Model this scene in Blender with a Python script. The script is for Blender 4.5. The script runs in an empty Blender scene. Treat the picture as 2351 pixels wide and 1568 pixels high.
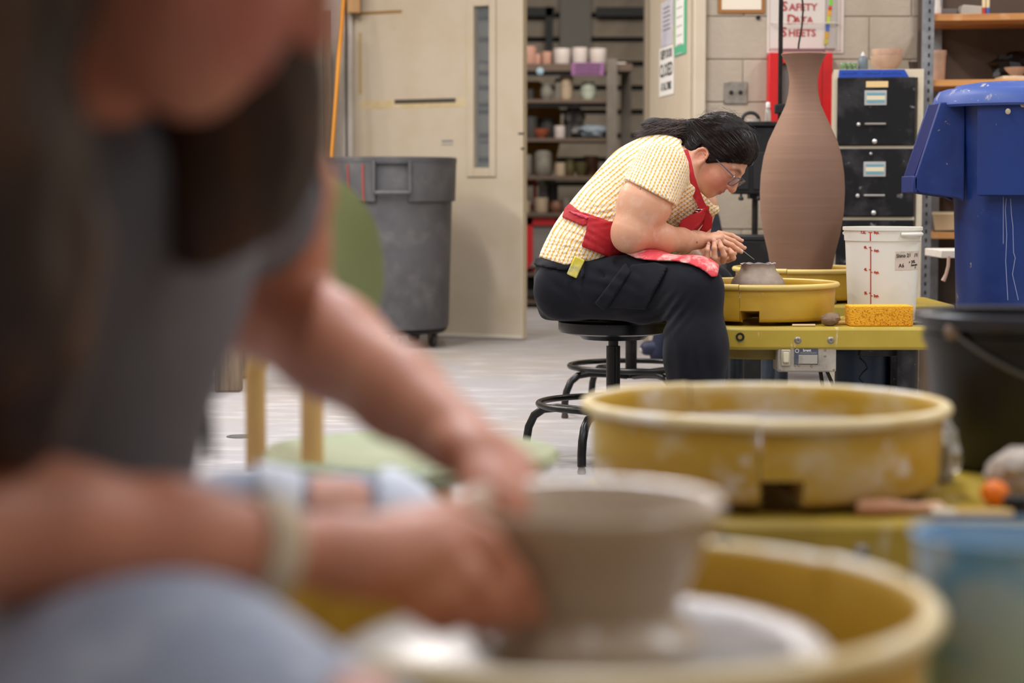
import bpy, math, random
import numpy as np
from mathutils import Vector, Matrix, Euler

random.seed(7)
rng = np.random.default_rng(7)
sc = bpy.context.scene
col = sc.collection
PI = math.pi

# ------------------------------------------------------------------ camera
CAM_H, PITCH, F = 0.875, math.atan(353 / 4571), 4571.0
cam = bpy.data.cameras.new('camera')
cam.lens, cam.sensor_width, cam.sensor_fit = 70.0, 36.0, 'HORIZONTAL'
cam.clip_start, cam.clip_end = 0.05, 100
cam.dof.use_dof = True
cam.dof.focus_distance = 6.22
cam.dof.aperture_fstop = 2.8
camo = bpy.data.objects.new('camera', cam)
camo.location = (0, 0, CAM_H)
camo.rotation_euler = (PI / 2 - PITCH, 0, 0)
col.objects.link(camo)
sc.camera = camo

# ------------------------------------------------------------------ world, light, exposure
w = bpy.data.worlds.new('world'); sc.world = w; w.use_nodes = True
w.node_tree.nodes['Background'].inputs[0].default_value = (.9, .95, 1, 1)
w.node_tree.nodes['Background'].inputs[1].default_value = 0.15
sc.view_settings.view_transform = 'Standard'
sc.view_settings.look = 'None'
sc.view_settings.gamma = 1
sc.view_settings.use_curve_mapping = False
sc.view_settings.exposure = 0.25

def area(name, loc, sx, sy, power, colr=(1, .95, .88), rot=(0, 0, 0)):
    l = bpy.data.lights.new(name, 'AREA'); l.shape = 'RECTANGLE'
    l.size, l.size_y, l.energy, l.color = sx, sy, power, colr
    o = bpy.data.objects.new(name, l); o.location = loc; o.rotation_euler = rot
    col.objects.link(o); return o
CEIL = 3.3
COOL, WARM = (.88, .92, 1), (1, .95, .90)
for x in (-2.6, 0.1, 2.8):                                  # rows of ceiling tubes over the studio floor
    for y, p in ((.5, 19), (2.9, 38), (5.4, 45), (7.8, 48 if x < -1 else 46 if x < 1 else 32)):
        area('ceiling_tube', (x, y, CEIL - .06), .16, 1.25, p * (.6 if x < -1 and y < 4 else 1), WARM if y > 7 else COOL)
area('storeroom_light', (.6, 13.6, 3.2), 2.2, .3, 34, (1, .93, .84))
area('storeroom_light', (.4, 12.7, 2.9), 1.6, .3, 46, (1, .95, .88), (1.0, 0, 0))  # unseen fill lamp, added to brighten the shelf fronts

for x in (-2.8, -1.0): area('ceiling_tube', (x, 9.1, CEIL - .06), .16, 1.25, 50, WARM)
def at(px, py, Y):
    """photograph pixel (2351 x 1568) -> world point on the vertical plane at depth Y"""
    u, v = px - 1175.5, 784 - py
    cy = v * math.sin(PITCH) + F * math.cos(PITCH)
    cz = v * math.cos(PITCH) - F * math.sin(PITCH)
    t = Y / cy
    return np.array((u * t, Y, CAM_H + cz * t))
def proj(X, Y, Z):
    c, s = math.cos(PITCH), math.sin(PITCH)
    d = Y * c - (Z - CAM_H) * s
    v = Y * s + (Z - CAM_H) * c
    return 1175.5 + F * X / d, 784 - F * v / d

# ------------------------------------------------------------------ materials
def lin(c):
    return tuple(((x / 255) / 12.92 if x / 255 <= .04045 else ((x / 255 + .055) / 1.055) ** 2.4) for x in c) + (1,)
_m = {}
def M(name, c, rough=.55, metal=0., var=(), bump=None, spec=.5, coat=0., trans=0., alpha=1., sss=0., ior=1.45, attr=None, sheen=0.):
    """var: list of (colour, noise scale, low, high[, stretch]) layers; bump: (scale, strength[, stretch])"""
    if name in _m: return _m[name]
    m = bpy.data.materials.new(name); m.use_nodes = True
    nt = m.node_tree; b = nt.nodes['Principled BSDF']; L = nt.links.new
    b.inputs['Roughness'].default_value = rough
    b.inputs['Metallic'].default_value = metal
    b.inputs['Specular IOR Level'].default_value = spec
    b.inputs['Coat Weight'].default_value = coat
    b.inputs['Transmission Weight'].default_value = trans
    b.inputs['Alpha'].default_value = alpha
    b.inputs['IOR'].default_value = ior
    b.inputs['Sheen Weight'].default_value = sheen
    if sss:
        b.inputs['Subsurface Weight'].default_value = sss
        b.inputs['Subsurface Radius'].default_value = (.012, .005, .003)
        b.inputs['Subsurface Scale'].default_value = 1.0
    src = None
    tc = nt.nodes.new('ShaderNodeTexCoord')
    def mapped(st):
        if not st: return tc.outputs['Object']
        mp = nt.nodes.new('ShaderNodeMapping'); mp.inputs['Scale'].default_value = st
        L(tc.outputs['Object'], mp.inputs[0]); return mp.outputs[0]
    rgb = nt.nodes.new('ShaderNodeRGB'); rgb.outputs[0].default_value = lin(c); src = rgb.outputs[0]
    for ly in var:
        c2, scl, lo, hi = ly[:4]; st = ly[4] if len(ly) > 4 else None
        n = nt.nodes.new('ShaderNodeTexNoise'); n.inputs['Scale'].default_value = scl
        n.inputs['Detail'].default_value = 5; n.inputs['Roughness'].default_value = .62
        L(mapped(st), n.inputs['Vector'])
        mr = nt.nodes.new('ShaderNodeMapRange'); mr.inputs[1].default_value = lo; mr.inputs[2].default_value = hi
        L(n.outputs['Fac'], mr.inputs[0])
        mx = nt.nodes.new('ShaderNodeMix'); mx.data_type = 'RGBA'
        L(mr.outputs[0], mx.inputs[0]); L(src, mx.inputs[6]); mx.inputs[7].default_value = lin(c2)
        src = mx.outputs[2]
    if attr:                                                 # (attribute name, colour): tint of lips, brows and cheeks
        for an, ac in attr:
            a = nt.nodes.new('ShaderNodeAttribute'); a.attribute_name = an
            mx = nt.nodes.new('ShaderNodeMix'); mx.data_type = 'RGBA'
            L(a.outputs['Fac'], mx.inputs[0]); L(src, mx.inputs[6]); mx.inputs[7].default_value = lin(ac)
            src = mx.outputs[2]
    L(src, b.inputs['Base Color'])
    if bump:
        n = nt.nodes.new('ShaderNodeTexNoise'); n.inputs['Scale'].default_value = bump[0]; n.inputs['Detail'].default_value = 4
        L(mapped(bump[2] if len(bump) > 2 else None), n.inputs['Vector'])
        bp = nt.nodes.new('ShaderNodeBump'); bp.inputs['Strength'].default_value = bump[1]; bp.inputs['Distance'].default_value = .01
        L(n.outputs['Fac'], bp.inputs['Height']); L(bp.outputs[0], b.inputs['Normal'])
    _m[name] = m
    return m

# ------------------------------------------------------------------ mesh builder and object helpers
class MB:
    def __init__(s): s.v, s.f = [], []
    def add(s, vs, fs):
        o = len(s.v); s.v += [tuple(map(float, p)) for p in vs]; s.f += [tuple(i + o for i in f) for f in fs]; return s
    def box(s, c, d, R=None):
        vs = [(x * d[0] / 2, y * d[1] / 2, z * d[2] / 2) for x in (-1, 1) for y in (-1, 1) for z in (-1, 1)]
        if R is not None: vs = [R @ Vector(p) for p in vs]
        return s.add([(p[0] + c[0], p[1] + c[1], p[2] + c[2]) for p in vs],
                     [(0, 1, 3, 2), (4, 6, 7, 5), (0, 4, 5, 1), (2, 3, 7, 6), (0, 2, 6, 4), (1, 5, 7, 3)])
    def bx(s, lo, hi):
        return s.box([(a + b) / 2 for a, b in zip(lo, hi)], [b - a for a, b in zip(lo, hi)])
    def lathe(s, prof, n=32, c=(0, 0, 0), a0=0., a1=2 * PI, close=False, sx=1., sy=1.):
        full = abs(a1 - a0 - 2 * PI) < 1e-6
        m = n if full else n + 1; vs = []; fs = []; k = len(prof)
        for i in range(m):
            a = a0 + (a1 - a0) * i / n
            for r, z in prof: vs.append((c[0] + r * math.sin(a) * sx, c[1] - r * math.cos(a) * sy, c[2] + z))
        for i in range(n):
            j = (i + 1) % m
            for q in range(k if close else k - 1):
                p = (q + 1) % k
                fs.append((i * k + q, j * k + q, j * k + p, i * k + p))
        if not full and close:
            fs += [tuple(range(k - 1, -1, -1)), tuple(range(n * k, n * k + k))]
        return s.add(vs, fs)
    def tube(s, pts, r, n=8, closed=False):
        P = [Vector(p) for p in pts]; m = len(P); rs = r if hasattr(r, '__len__') else [r] * m
        vs, fs = [], []; up = None
        for i in range(m):
            if closed: t = P[(i + 1) % m] - P[i - 1]
            else: t = P[min(i + 1, m - 1)] - P[max(i - 1, 0)]
            t.normalize()
            if up is None:
                up = Vector((0, 0, 1)) if abs(t.z) < .9 else Vector((1, 0, 0))
            up = (up - t * up.dot(t)); up.normalize(); sd = t.cross(up)
            for k in range(n):
                a = 2 * PI * k / n
                vs.append(P[i] + (up * math.cos(a) + sd * math.sin(a)) * rs[i])
        for i in range(m if closed else m - 1):
            j = (i + 1) % m
            for k in range(n):
                q = (k + 1) % n
                fs.append((i * n + k, i * n + q, j * n + q, j * n + k))
        if not closed: fs += [tuple(range(n - 1, -1, -1)), tuple((m - 1) * n + k for k in range(n))]
        return s.add(vs, fs)
    def prism(s, poly, z0, z1, axis='z'):
        k = len(poly)
        def P(a, b, h): return (a, b, h) if axis == 'z' else ((a, h, b) if axis == 'y' else (h, a, b))
        vs = [P(a, b, z0) for a, b in poly] + [P(a, b, z1) for a, b in poly]
        fs = [tuple(range(k - 1, -1, -1)), tuple(range(k, 2 * k))] + [(i, (i + 1) % k, (i + 1) % k + k, i + k) for i in range(k)]
        return s.add(vs, fs)
    def ball(s, c, r, n=14, sq=(1, 1, 1)):
        prof = [(max(1e-4, math.sin(PI * i / 8)), -math.cos(PI * i / 8)) for i in range(9)]
        o = len(s.v); s.lathe(prof, n)
        for i in range(o, len(s.v)):
            p = s.v[i]; s.v[i] = tuple(c[k] + p[k] * r * sq[k] for k in range(3))
        return s
    def build(s, name, mat=None, parent=None, smooth=True, bev=0., angle=40, loc=None, rot=None):
        me = bpy.data.meshes.new(name); me.from_pydata(s.v, [], s.f); me.update()
        import bmesh
        bm = bmesh.new(); bm.from_mesh(me); bmesh.ops.recalc_face_normals(bm, faces=bm.faces)
        if smooth:
            ang = math.radians(angle)
            for f in bm.faces: f.smooth = True
            for e in bm.edges:
                if len(e.link_faces) == 2 and e.calc_face_angle(0) > ang: e.smooth = False
        bm.to_mesh(me); bm.free()
        o = bpy.data.objects.new(name, me); col.objects.link(o)
        if mat: me.materials.append(mat)
        if parent: o.parent = parent
        if bev:
            md = o.modifiers.new('bevel', 'BEVEL'); md.width = bev; md.segments = 2; md.limit_method = 'ANGLE'
        if loc is not None: o.location = tuple(map(float, loc))
        if rot is not None: o.rotation_euler = rot
        return o

def tag(o, label=None, cat=None, group=None, kind=None):
    for k, v in (('label', label), ('category', cat), ('group', group), ('kind', kind)):
        if v: o[k] = v
    return o
def thing(name, label, cat, loc=(0, 0, 0), rz=0., group=None):
    o = bpy.data.objects.new(name, None); col.objects.link(o); o.empty_display_size = .05
    o.location = tuple(map(float, loc)); o.rotation_euler = (0, 0, rz)
    return tag(o, label, cat, group)
def copy_tree(o, parent=None):
    c = o.copy(); col.objects.link(c)
    if parent: c.parent = parent
    for ch in list(o.children): copy_tree(ch, c)
    return c
def text(name, body, size, mat, parent, loc, rot=(PI / 2, 0, 0), ext=.0004, align='CENTER', sx=1., bold=0.):
    cu = bpy.data.curves.new(name, 'FONT'); cu.body = body; cu.size = size; cu.extrude = ext
    cu.align_x = align; cu.align_y = 'CENTER'; cu.offset = bold; cu.space_line = .95; cu.resolution_u = 2
    t = bpy.data.objects.new(name + '_src', cu); col.objects.link(t)
    dg = bpy.context.evaluated_depsgraph_get()
    me = bpy.data.meshes.new_from_object(t.evaluated_get(dg))
    bpy.data.objects.remove(t)
    o = bpy.data.objects.new(name, me); col.objects.link(o); me.materials.clear(); me.materials.append(mat)
    o.parent = parent; o.location = tuple(map(float, loc)); o.rotation_euler = rot; o.scale = (sx, 1, 1)
    return o

# ------------------------------------------------------------------ signed-distance sculpting (figures)
class Vox:
    def __init__(s, lo, hi, h):
        s.lo = np.array(lo, float); s.h = h
        n = np.ceil((np.array(hi) - s.lo) / h).astype(int) + 1
        s.n = n; s.ax = [(s.lo[i] + h * np.arange(n[i])).astype(np.float32) for i in range(3)]
        s.D = np.full(n, 1., np.float32)
    def sub(s, lo, hi):
        a = np.clip(np.floor((np.array(lo) - s.lo) / s.h).astype(int), 0, s.n)
        b = np.clip(np.ceil((np.array(hi) - s.lo) / s.h).astype(int) + 1, 0, s.n)
        sl = tuple(slice(i, j) for i, j in zip(a, b))
        return sl, s.ax[0][sl[0]][:, None, None], s.ax[1][sl[1]][None, :, None], s.ax[2][sl[2]][None, None, :]
    def mix(s, sl, d, k, op):
        e = s.D[sl]
        if e.size == 0: return
        if op == 'u':
            t = np.clip(.5 + .5 * (e - d) / k, 0, 1); s.D[sl] = e * (1 - t) + d * t - k * t * (1 - t)
        else:
            t = np.clip(.5 - .5 * (e + d) / k, 0, 1); s.D[sl] = e * (1 - t) - d * t + k * t * (1 - t)
    def cap(s, a, b, ra, rb=None, k=.02, op='u', sq=1.):
        a = np.asarray(a, float); b = np.asarray(b, float); rb = ra if rb is None else rb
        m = max(ra, rb) + .05 + k
        sl, X, Y, Z = s.sub(np.minimum(a, b) - m, np.maximum(a, b) + m)
        ba = b - a; L = max(float(ba @ ba), 1e-9)
        t = np.clip(((X - a[0]) * ba[0] + (Y - a[1]) * ba[1] + (Z - a[2]) * ba[2]) / L, 0, 1)
        d = np.sqrt((X - a[0] - t * ba[0]) ** 2 + (Y - a[1] - t * ba[1]) ** 2 + (Z - a[2] - t * ba[2]) ** 2) - (ra + (rb - ra) * t)
        s.mix(sl, d.astype(np.float32), k, op); return s
    def chain(s, pts, rs, k=.01):
        for i in range(len(pts) - 1): s.cap(pts[i], pts[i + 1], rs[i], rs[i + 1], k)
        return s
    def ell(s, c, r, R=None, k=.02, op='u'):
        c = np.asarray(c, float); r = np.asarray(r, float)
        m = r.max() + .05 + k
        sl, X, Y, Z = s.sub(c - m, c + m)
        X, Y, Z = X - c[0], Y - c[1], Z - c[2]
        if R is not None:
            R = np.asarray(R, float)                          # columns are the local axes
            X, Y, Z = (X * R[0, i] + Y * R[1, i] + Z * R[2, i] for i in range(3))
        k0 = np.sqrt((X / r[0]) ** 2 + (Y / r[1]) ** 2 + (Z / r[2]) ** 2)
        k1 = np.sqrt((X / r[0] ** 2) ** 2 + (Y / r[1] ** 2) ** 2 + (Z / r[2] ** 2) ** 2) + 1e-9
        s.mix(sl, (k0 * (k0 - 1) / k1).astype(np.float32), k, op); return s
    def pix(s):
        return proj(s.ax[0][:, None, None], s.ax[1][None, :, None], s.ax[2][None, None, :])
    def mesh(s, name, mat, parent=None, D=None, smooth=2):
        D = s.D if D is None else D
        v, f = surfnets(D, s.lo, s.h)
        return np_mesh(name, v, f, mat, parent, smooth)

def surfnets(D, lo, h):
    D = np.pad(D, 1, constant_values=1.); lo = np.asarray(lo) - h
    S = D < 0
    c = [S[i:S.shape[0] - 1 + i, j:S.shape[1] - 1 + j, k:S.shape[2] - 1 + k] for i in (0, 1) for j in (0, 1) for k in (0, 1)]
    allc = c[0].copy(); anyc = c[0].copy()
    for q in c[1:]: allc &= q; anyc |= q
    mask = anyc & ~allc
    I = np.argwhere(mask); idx = np.full(mask.shape, -1, np.int64); idx[mask] = np.arange(len(I))
    off = [(i, j, k) for i in (0, 1) for j in (0, 1) for k in (0, 1)]
    val = np.stack([D[I[:, 0] + i, I[:, 1] + j, I[:, 2] + k] for i, j, k in off], 1)
    acc = np.zeros((len(I), 3)); cnt = np.zeros(len(I))
    for a in range(8):
        for b in range(a + 1, 8):
            d = [off[b][q] - off[a][q] for q in range(3)]
            if sum(map(abs, d)) != 1: continue
            va, vb = val[:, a], val[:, b]; x = (va < 0) != (vb < 0)
            t = np.where(x, va / np.where(x, va - vb, 1), 0)
            p = np.array(off[a])[None] + t[:, None] * np.array(d)[None]
            acc[x] += p[x]; cnt[x] += 1
    V = lo + h * (I + acc / cnt[:, None])
    Fs = []
    for ax in range(3):
        o1, o2 = [(1, 2), (2, 0), (0, 1)][ax]
        sa = [slice(1, -1)] * 3; sb = [slice(1, -1)] * 3; sb[ax] = slice(2, None)
        A, B = S[tuple(sa)], S[tuple(sb)]
        E = np.argwhere(A != B) + 1
        fl = S[E[:, 0], E[:, 1], E[:, 2]]
        def cell(d1, d2):
            q = E.copy(); q[:, o1] -= d1; q[:, o2] -= d2
            return idx[q[:, 0], q[:, 1], q[:, 2]]
        q = np.stack([cell(1, 1), cell(0, 1), cell(0, 0), cell(1, 0)], 1)
        q[~fl] = q[~fl][:, ::-1]
        Fs.append(q)
    Fq = np.concatenate(Fs); Fq = Fq[(Fq >= 0).all(1)]
    return V, Fq

def np_mesh(name, v, f, mat, parent=None, smooth=0):
    if smooth and len(f):
        e = np.concatenate([f[:, [0, 1]], f[:, [1, 2]], f[:, [2, 3]], f[:, [3, 0]]])
        for lam in [.5] * smooth:
            acc = np.zeros_like(v); n = np.zeros(len(v))
            for a in range(3): acc[:, a] = np.bincount(e[:, 0], v[e[:, 1], a], len(v)) + np.bincount(e[:, 1], v[e[:, 0], a], len(v))
            n = np.bincount(e[:, 0], minlength=len(v)) + np.bincount(e[:, 1], minlength=len(v))
            v = v + lam * (acc / np.maximum(n, 1)[:, None] - v)
    me = bpy.data.meshes.new(name)
    me.vertices.add(len(v)); me.vertices.foreach_set('co', v.astype(np.float32).ravel())
    me.loops.add(f.size); me.loops.foreach_set('vertex_index', f.astype(np.int32).ravel())
    me.polygons.add(len(f)); me.polygons.foreach_set('loop_start', np.arange(0, f.size, 4, dtype=np.int32))
    me.polygons.foreach_set('use_smooth', np.ones(len(f), bool))
    me.update(calc_edges=True); me.validate()
    o = bpy.data.objects.new(name, me); col.objects.link(o)
    if mat: me.materials.append(mat)
    if parent:
        o.parent = parent
        o.matrix_parent_inverse = Matrix.Translation(-Vector(parent.location))
    return o
def verts(o):
    a = np.empty(3 * len(o.data.vertices), np.float32); o.data.vertices.foreach_get('co', a); return a.reshape(-1, 3).astype(float)
def fattr(o, name, vals):
    a = o.data.attributes.new(name, 'FLOAT', 'POINT'); a.data.foreach_set('value', np.asarray(vals, np.float32))
def vattr(o, name, vals):
    a = o.data.attributes.new(name, 'FLOAT_VECTOR', 'POINT'); a.data.foreach_set('vector', np.asarray(vals, np.float32).ravel())
def polysd(px, py, poly, scale):
    """signed distance (metres, negative inside) to a 2-D polygon of pattern points"""
    d = np.full(px.shape, 1e9, np.float32); inside = np.zeros(px.shape, bool)
    n = len(poly)
    for i in range(n):
        (ax, ay), (bx, by) = poly[i], poly[(i + 1) % n]
        ex, ey = bx - ax, by - ay
        wx, wy = px - ax, py - ay
        t = np.clip((wx * ex + wy * ey) / (ex * ex + ey * ey), 0, 1)
        d = np.minimum(d, (wx - ex * t) ** 2 + (wy - ey * t) ** 2)
        if ay != by:
            cr = ((ay > py) != (by > py)) & (px < (bx - ax) * (py - ay) / (by - ay) + ax)
            inside ^= cr
    return (np.where(inside, -1, 1) * np.sqrt(d) / scale).astype(np.float32)
# ------------------------------------------------------------------ palette
cream = M('cream_paint', (196, 183, 164), .5, var=[(184, 169, 142, ) and ((186, 172, 146), 3, .45, .75), ((165, 148, 118), 14, .68, .8)], bump=(60, .05))
block_paint = M('block_paint', (176, 165, 149), .55, var=[((166, 154, 137), 4, .4, .8), ((150, 138, 118), 40, .72, .8)], bump=(45, .25))
mortar = M('mortar', (168, 157, 140), .7)
concrete = M('concrete', (157, 154, 157), .55, var=[((158, 148, 138), 1.3, .42, .72, (1, .5, 1)), ((190, 187, 188), 3.5, .5, .75, (1, 3, 1)), ((150, 128, 104), 9, .63, .8, (.4, 2.4, 1)), ((120, 110, 100), 60, .7, .78)], bump=(30, .06))
blackm = M('black_metal', (14, 14, 15), .32, .2, var=[((120, 112, 104), 70, .68, .74), ((40, 38, 37), 9, .5, .7)])
blackp = M('black_plastic', (16, 16, 17), .45, var=[((40, 39, 38), 12, .55, .75)])
white = M('white_print', (232, 230, 226), .6)
ink = M('black_ink', (22, 22, 24), .6)
redink = M('red_ink', (160, 42, 42), .6)
wood = M('pale_wood', (196, 156, 104), .5, var=[((168, 124, 76), 10, .4, .7, (1, 1, .12))], bump=(30, .08))
oldwood = M('weathered_wood', (132, 112, 92), .75, var=[((86, 70, 56), 26, .42, .66, (1, 1, .06)), ((170, 154, 134), 8, .55, .75)], bump=(60, .3, (1, 1, .06)))
darkwood = M('dark_shelf_wood', (92, 74, 60), .7, var=[((64, 50, 40), 20, .4, .7)])
tanwood = M('tan_shelf_wood', (196, 140, 82), .55, var=[((160, 104, 56), 12, .4, .7, (.1, 1, 1)), ((214, 178, 140), 5, .55, .75)])
steelgrey = M('galvanised', (134, 136, 140), .5, .35, var=[((102, 104, 108), 12, .4, .7)])
chrome = M('chrome', (210, 208, 204), .25, .9)
glassm = M('door_glass', (214, 224, 232), .03, trans=.9, spec=.8, ior=1.2)
red = M('red_metal', (196, 18, 22), .4, var=[((160, 10, 14), 6, .5, .8)])

# ------------------------------------------------------------------ room shell
def struct(o): o['kind'] = 'structure'; return o
XL, XR, YB, YW, YS = -4.4, 4.2, -2.2, 12.05, 17.0
struct(MB().bx((XL, YB, -.1), (XR, YS + .1, 0)).build('floor', concrete))
struct(MB().bx((XL, YB, CEIL), (XR, YS + .1, CEIL + .1)).build('ceiling', M('ceiling_white', (214, 210, 202), .8)))
struct(MB().bx((XL - .1, YB, 0), (XL, YW, CEIL)).build('wall_left', cream))
struct(MB().bx((XR, YB, 0), (XR + .1, YS, CEIL)).build('wall_right', cream))
struct(MB().bx((XL - .1, YB - .1, 0), (XR + .1, YB, CEIL)).build('wall_rear', cream))
greypaint = M('grey_wall_paint', (190, 183, 176), .55, var=[((168, 160, 150), 3, .4, .7)])
struct(MB().bx((XL, YW, 0), (-.98, YW + .15, CEIL)).bx((-.98, YW, 2.16), (.80, YW + .15, CEIL)).build('wall_back', greypaint))
wr = struct(MB().prism([(.922, 9.585), (XR, 9.585), (XR, 12.2), (.80, 12.2), (.80, 10.9)], 0, CEIL).build('wall_block', mortar))
bl_w, bl_h = .4, .2027
blk = None
for ci in range(-7, 6):
    z0 = 1.485 + ci * bl_h
    if z0 < -.15: continue
    x = 1.704 - bl_w * (3 if ci % 2 == 0 else 2.5)
    while x < 3.5:
        a, b = max(x + .003, .921), x + bl_w - .003
        if b - a > .05:
            lo, hi = (a, 9.579, max(z0 + .003, .002)), (b, 9.60, z0 + bl_h - .003)
            if hi[2] > lo[2] + .03:
                if b - a > .38 and lo[2] > .01:
                    if blk is None:
                        blk = MB().box((0, 0, 0), (.394, .021, bl_h - .006)).build('block', block_paint, wr, bev=.003)
                        o = blk
                    else:
                        o = blk.copy(); col.objects.link(o); o.parent = wr
                    o.location = ((lo[0] + hi[0]) / 2, 9.5895, (lo[2] + hi[2]) / 2)
                else: MB().bx(lo, hi).build('block', block_paint, wr, bev=.004)
        x += bl_w
struct(MB().bx((.866, 9.535, 0), (.921, 9.62, 2.3)).build('trim_1', cream, bev=.004))
struct(MB().bx((.722, 10.83, 0), (.776, 10.93, 2.3)).build('trim_2', M('brown_grey_jamb', (150, 136, 116), .55), bev=.004))
# left door casing and grey jamb beside it
a, b = at(782, 300, 12.0)[0], at(812, 300, 12.0)[0]
struct(MB().bx((a, 11.93, 0), (a + .035, 12.06, 2.3)).bx((a + .045, 11.95, 0), (b, 12.06, 2.3)).build('trim_3', greypaint, bev=.004))
struct(MB().bx((at(797, 0, 11.9)[0], 11.86, at(0, 30, 11.9)[2]), (at(828, 0, 11.9)[0], 11.93, 2.4)).build('trim_4', wood, bev=.003))

# store room seen through the doorway
struct(MB().bx((-1.7, YS - .05, 0), (2.7, YS + .05, CEIL)).bx((-1.8, YW + .15, 0), (-1.7, YS, CEIL)).bx((2.7, 12.2, 0), (2.8, YS, CEIL)).build('wall_storeroom', M('dark_gap', (30, 27, 25), .9)))
ws = bpy.data.objects['wall_storeroom']
pm = M('store_plank', (158, 146, 130), .8, var=[((130, 118, 103), 3, .4, .7)])
pl0 = None
for i in range(16):
    z = 2.32 - .2015 * 11 + .2015 * i
    if pl0 is None:
        pl0 = MB().box((0, 0, 0), (4.3, .03, .158)).build('plank', pm, ws); o = pl0
    else: o = pl0.copy(); col.objects.link(o); o.parent = ws
    o.location = (.5, YS - .08, z + .1)
struct(MB().bx((.40, 16.78, 1.96), (.66, 16.86, 3.2)).bx((-.3, 16.8, 2.5), (2.0, 16.86, 3.2)).build('trim_5', M('grey_duct', (112, 106, 100), .6)))

struct(MB().bx((.70, 16.74, 2.30), (2.2, 16.80, 2.375)).bx((-1.2, 16.74, 2.30), (.36, 16.80, 2.375)).bx((.28, 16.74, 1.9), (.34, 16.80, 2.375)).build('trim_6', M('beam_black', (26, 25, 25), .6)))
# ------------------------------------------------------------------ left door leaf, open into the studio
dr = struct(thing('door_1', None, None, (-.97, 12.0, 0), math.atan2(-.6, 1.03)))
DL = math.hypot(1.03, .6)
def dloc(px, py):
    k = (px - 1175.5) / F; t = (12 * k + .97) / (1.03 + .6 * k); Y = 12 - .6 * t
    return t * DL, at(px, py, Y)[2]
gx0, gz1 = dloc(1090, 15); gx1, gz0 = dloc(1125, 385)
fx0, fz0 = dloc(1074, 406); fx1, fz1 = dloc(1140, -14)
leaf = MB()
for lo, hi in (((0, .012), (gx0, 2.12)), ((gx1, .012), (DL, 2.12)), ((gx0, .012), (gx1, gz0)), ((gx0, gz1), (gx1, 2.12))):
    leaf.bx((lo[0], 0, lo[1]), (hi[0], .045, hi[1]))
leaf.build('leaf', cream, dr)
wf = MB()
for lo, hi in (((fx0, fz0), (gx0, fz1)), ((gx1, fz0), (fx1, fz1)), ((gx0, fz0), (gx1, gz0)), ((gx0, gz1), (gx1, fz1))):
    wf.bx((lo[0], -.012, lo[1]), (hi[0], .0, hi[1]))
wfo = wf.build('window_frame', cream, dr, bev=.003)
MB().bx((gx0, .018, gz0), (gx1, .026, gz1)).build('pane', glassm, wfo)
tape_old = M('old_tape', (196, 176, 132), .6, var=[((206, 192, 164), 8, .45, .65)])
tape_brown = M('brown_tape_edge', (150, 118, 66), .6)
def dstrip(name, a, b, mat, t=.0012):
    x0, z1 = dloc(*a); x1, z0 = dloc(*b)
    MB().bx((x0, -t, z0), (x1, .001, z1)).build(name, mat, dr)
dstrip('tape_residue', (826, 232), (1075, 245), tape_old)
dstrip('tape_residue', (826, 75), (834, 216), M('tan_tape', (178, 156, 116), .6))
dstrip('tape_residue', (1070, 85), (1082, 215), tape_old)
dstrip('tape_mark', (826, 28), (925, 30), tape_brown)
dstrip('dark_strip', (908, 229), (1047, 235), M('dark_strip', (70, 64, 58), .5), .003)
dstrip('scuff', (1084, 2), (1125, 6), ink); dstrip('scuff', (1073, 18), (1088, 27), tape_brown)
dstrip('scuff', (1015, 322), (1041, 326), M('blue_grey_scuff', (120, 124, 128), .6)); dstrip('scuff', (1014, 331), (1041, 333), M('blue_grey_scuff', (0, 0, 0)))
dstrip('scuff', (1190, 305), (1203, 309), ink); dstrip('scuff', (1196, 339), (1203, 344), ink)
MB().bx((.0, -.004, .012), (DL, .0, .03)).build('bottom_edge', M('pale_edge', (214, 206, 190), .5), dr)
hinge_m = M('door_edge', (214, 200, 172), .5, var=[((120, 104, 84), 30, .66, .74)])
MB().bx((DL - .003, -.001, .012), (DL + .002, .046, 2.12)).build('latch_edge', hinge_m, dr)

# ------------------------------------------------------------------ right door leaf with notices
p0, p1 = np.array((.742, 10.8)), np.array((.858, 9.70))
dv = (p1 - p0); D2 = float(np.hypot(*dv))
d2 = struct(thing('door_2', None, None, (p0[0], p0[1], 0), math.atan2(dv[1], dv[0])))
MB().bx((0, -.0, .012), (D2, .04, 2.12)).build('leaf', cream, d2, bev=.003)
def d2loc(px, py):
    k = (px - 1175.5) / F; t = (k * p0[1] - p0[0]) / (dv[0] - k * dv[1]); Y = p0[1] + dv[1] * t
    return t * D2, at(px, py, Y)[2]
def notice(name, label, a, b, mat, cat='notice', dz=0.):
    x0, z1 = d2loc(*a); x1, z0 = d2loc(*b); ca, sa = dv / D2
    xm, zm = (x0 + x1) / 2, (z0 + z1) / 2
    nrm = np.array((sa, -ca))                                 # side that faces the room
    P = p0 + dv / D2 * xm + nrm * (.003 + dz)
    t = thing(name, label, cat, (P[0], P[1], zm), math.atan2(dv[1], dv[0]))
    MB().box((0, 0, 0), (x1 - x0, .0024, z1 - z0)).build('sheet', mat, t)
    return t, x1 - x0, z1 - z0
t, ww, hh = notice('door_notice', 'white KEEP DOOR CLOSED sign on the right door leaf', (1513, 113), (1545, 215), white)
for i, (s, q) in enumerate((('KEEP DOOR', 1.0), ('CLOSED', 1.5), ('AT ALL TIMES', .85))):
    text('lettering', s, .062 * q, ink, t, (0, -.0016, hh * (.34 - .33 * i)), sx=[.86, .95, .82][i] * ww / .36, bold=.002)
t, ww, hh = notice('paper_notice', 'pale lilac sheet taped above the door closed sign', (1516, 8), (1543, 100), M('lilac_paper', (200, 198, 206), .7, var=[((178, 176, 190), 6, .45, .65)]))
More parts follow.
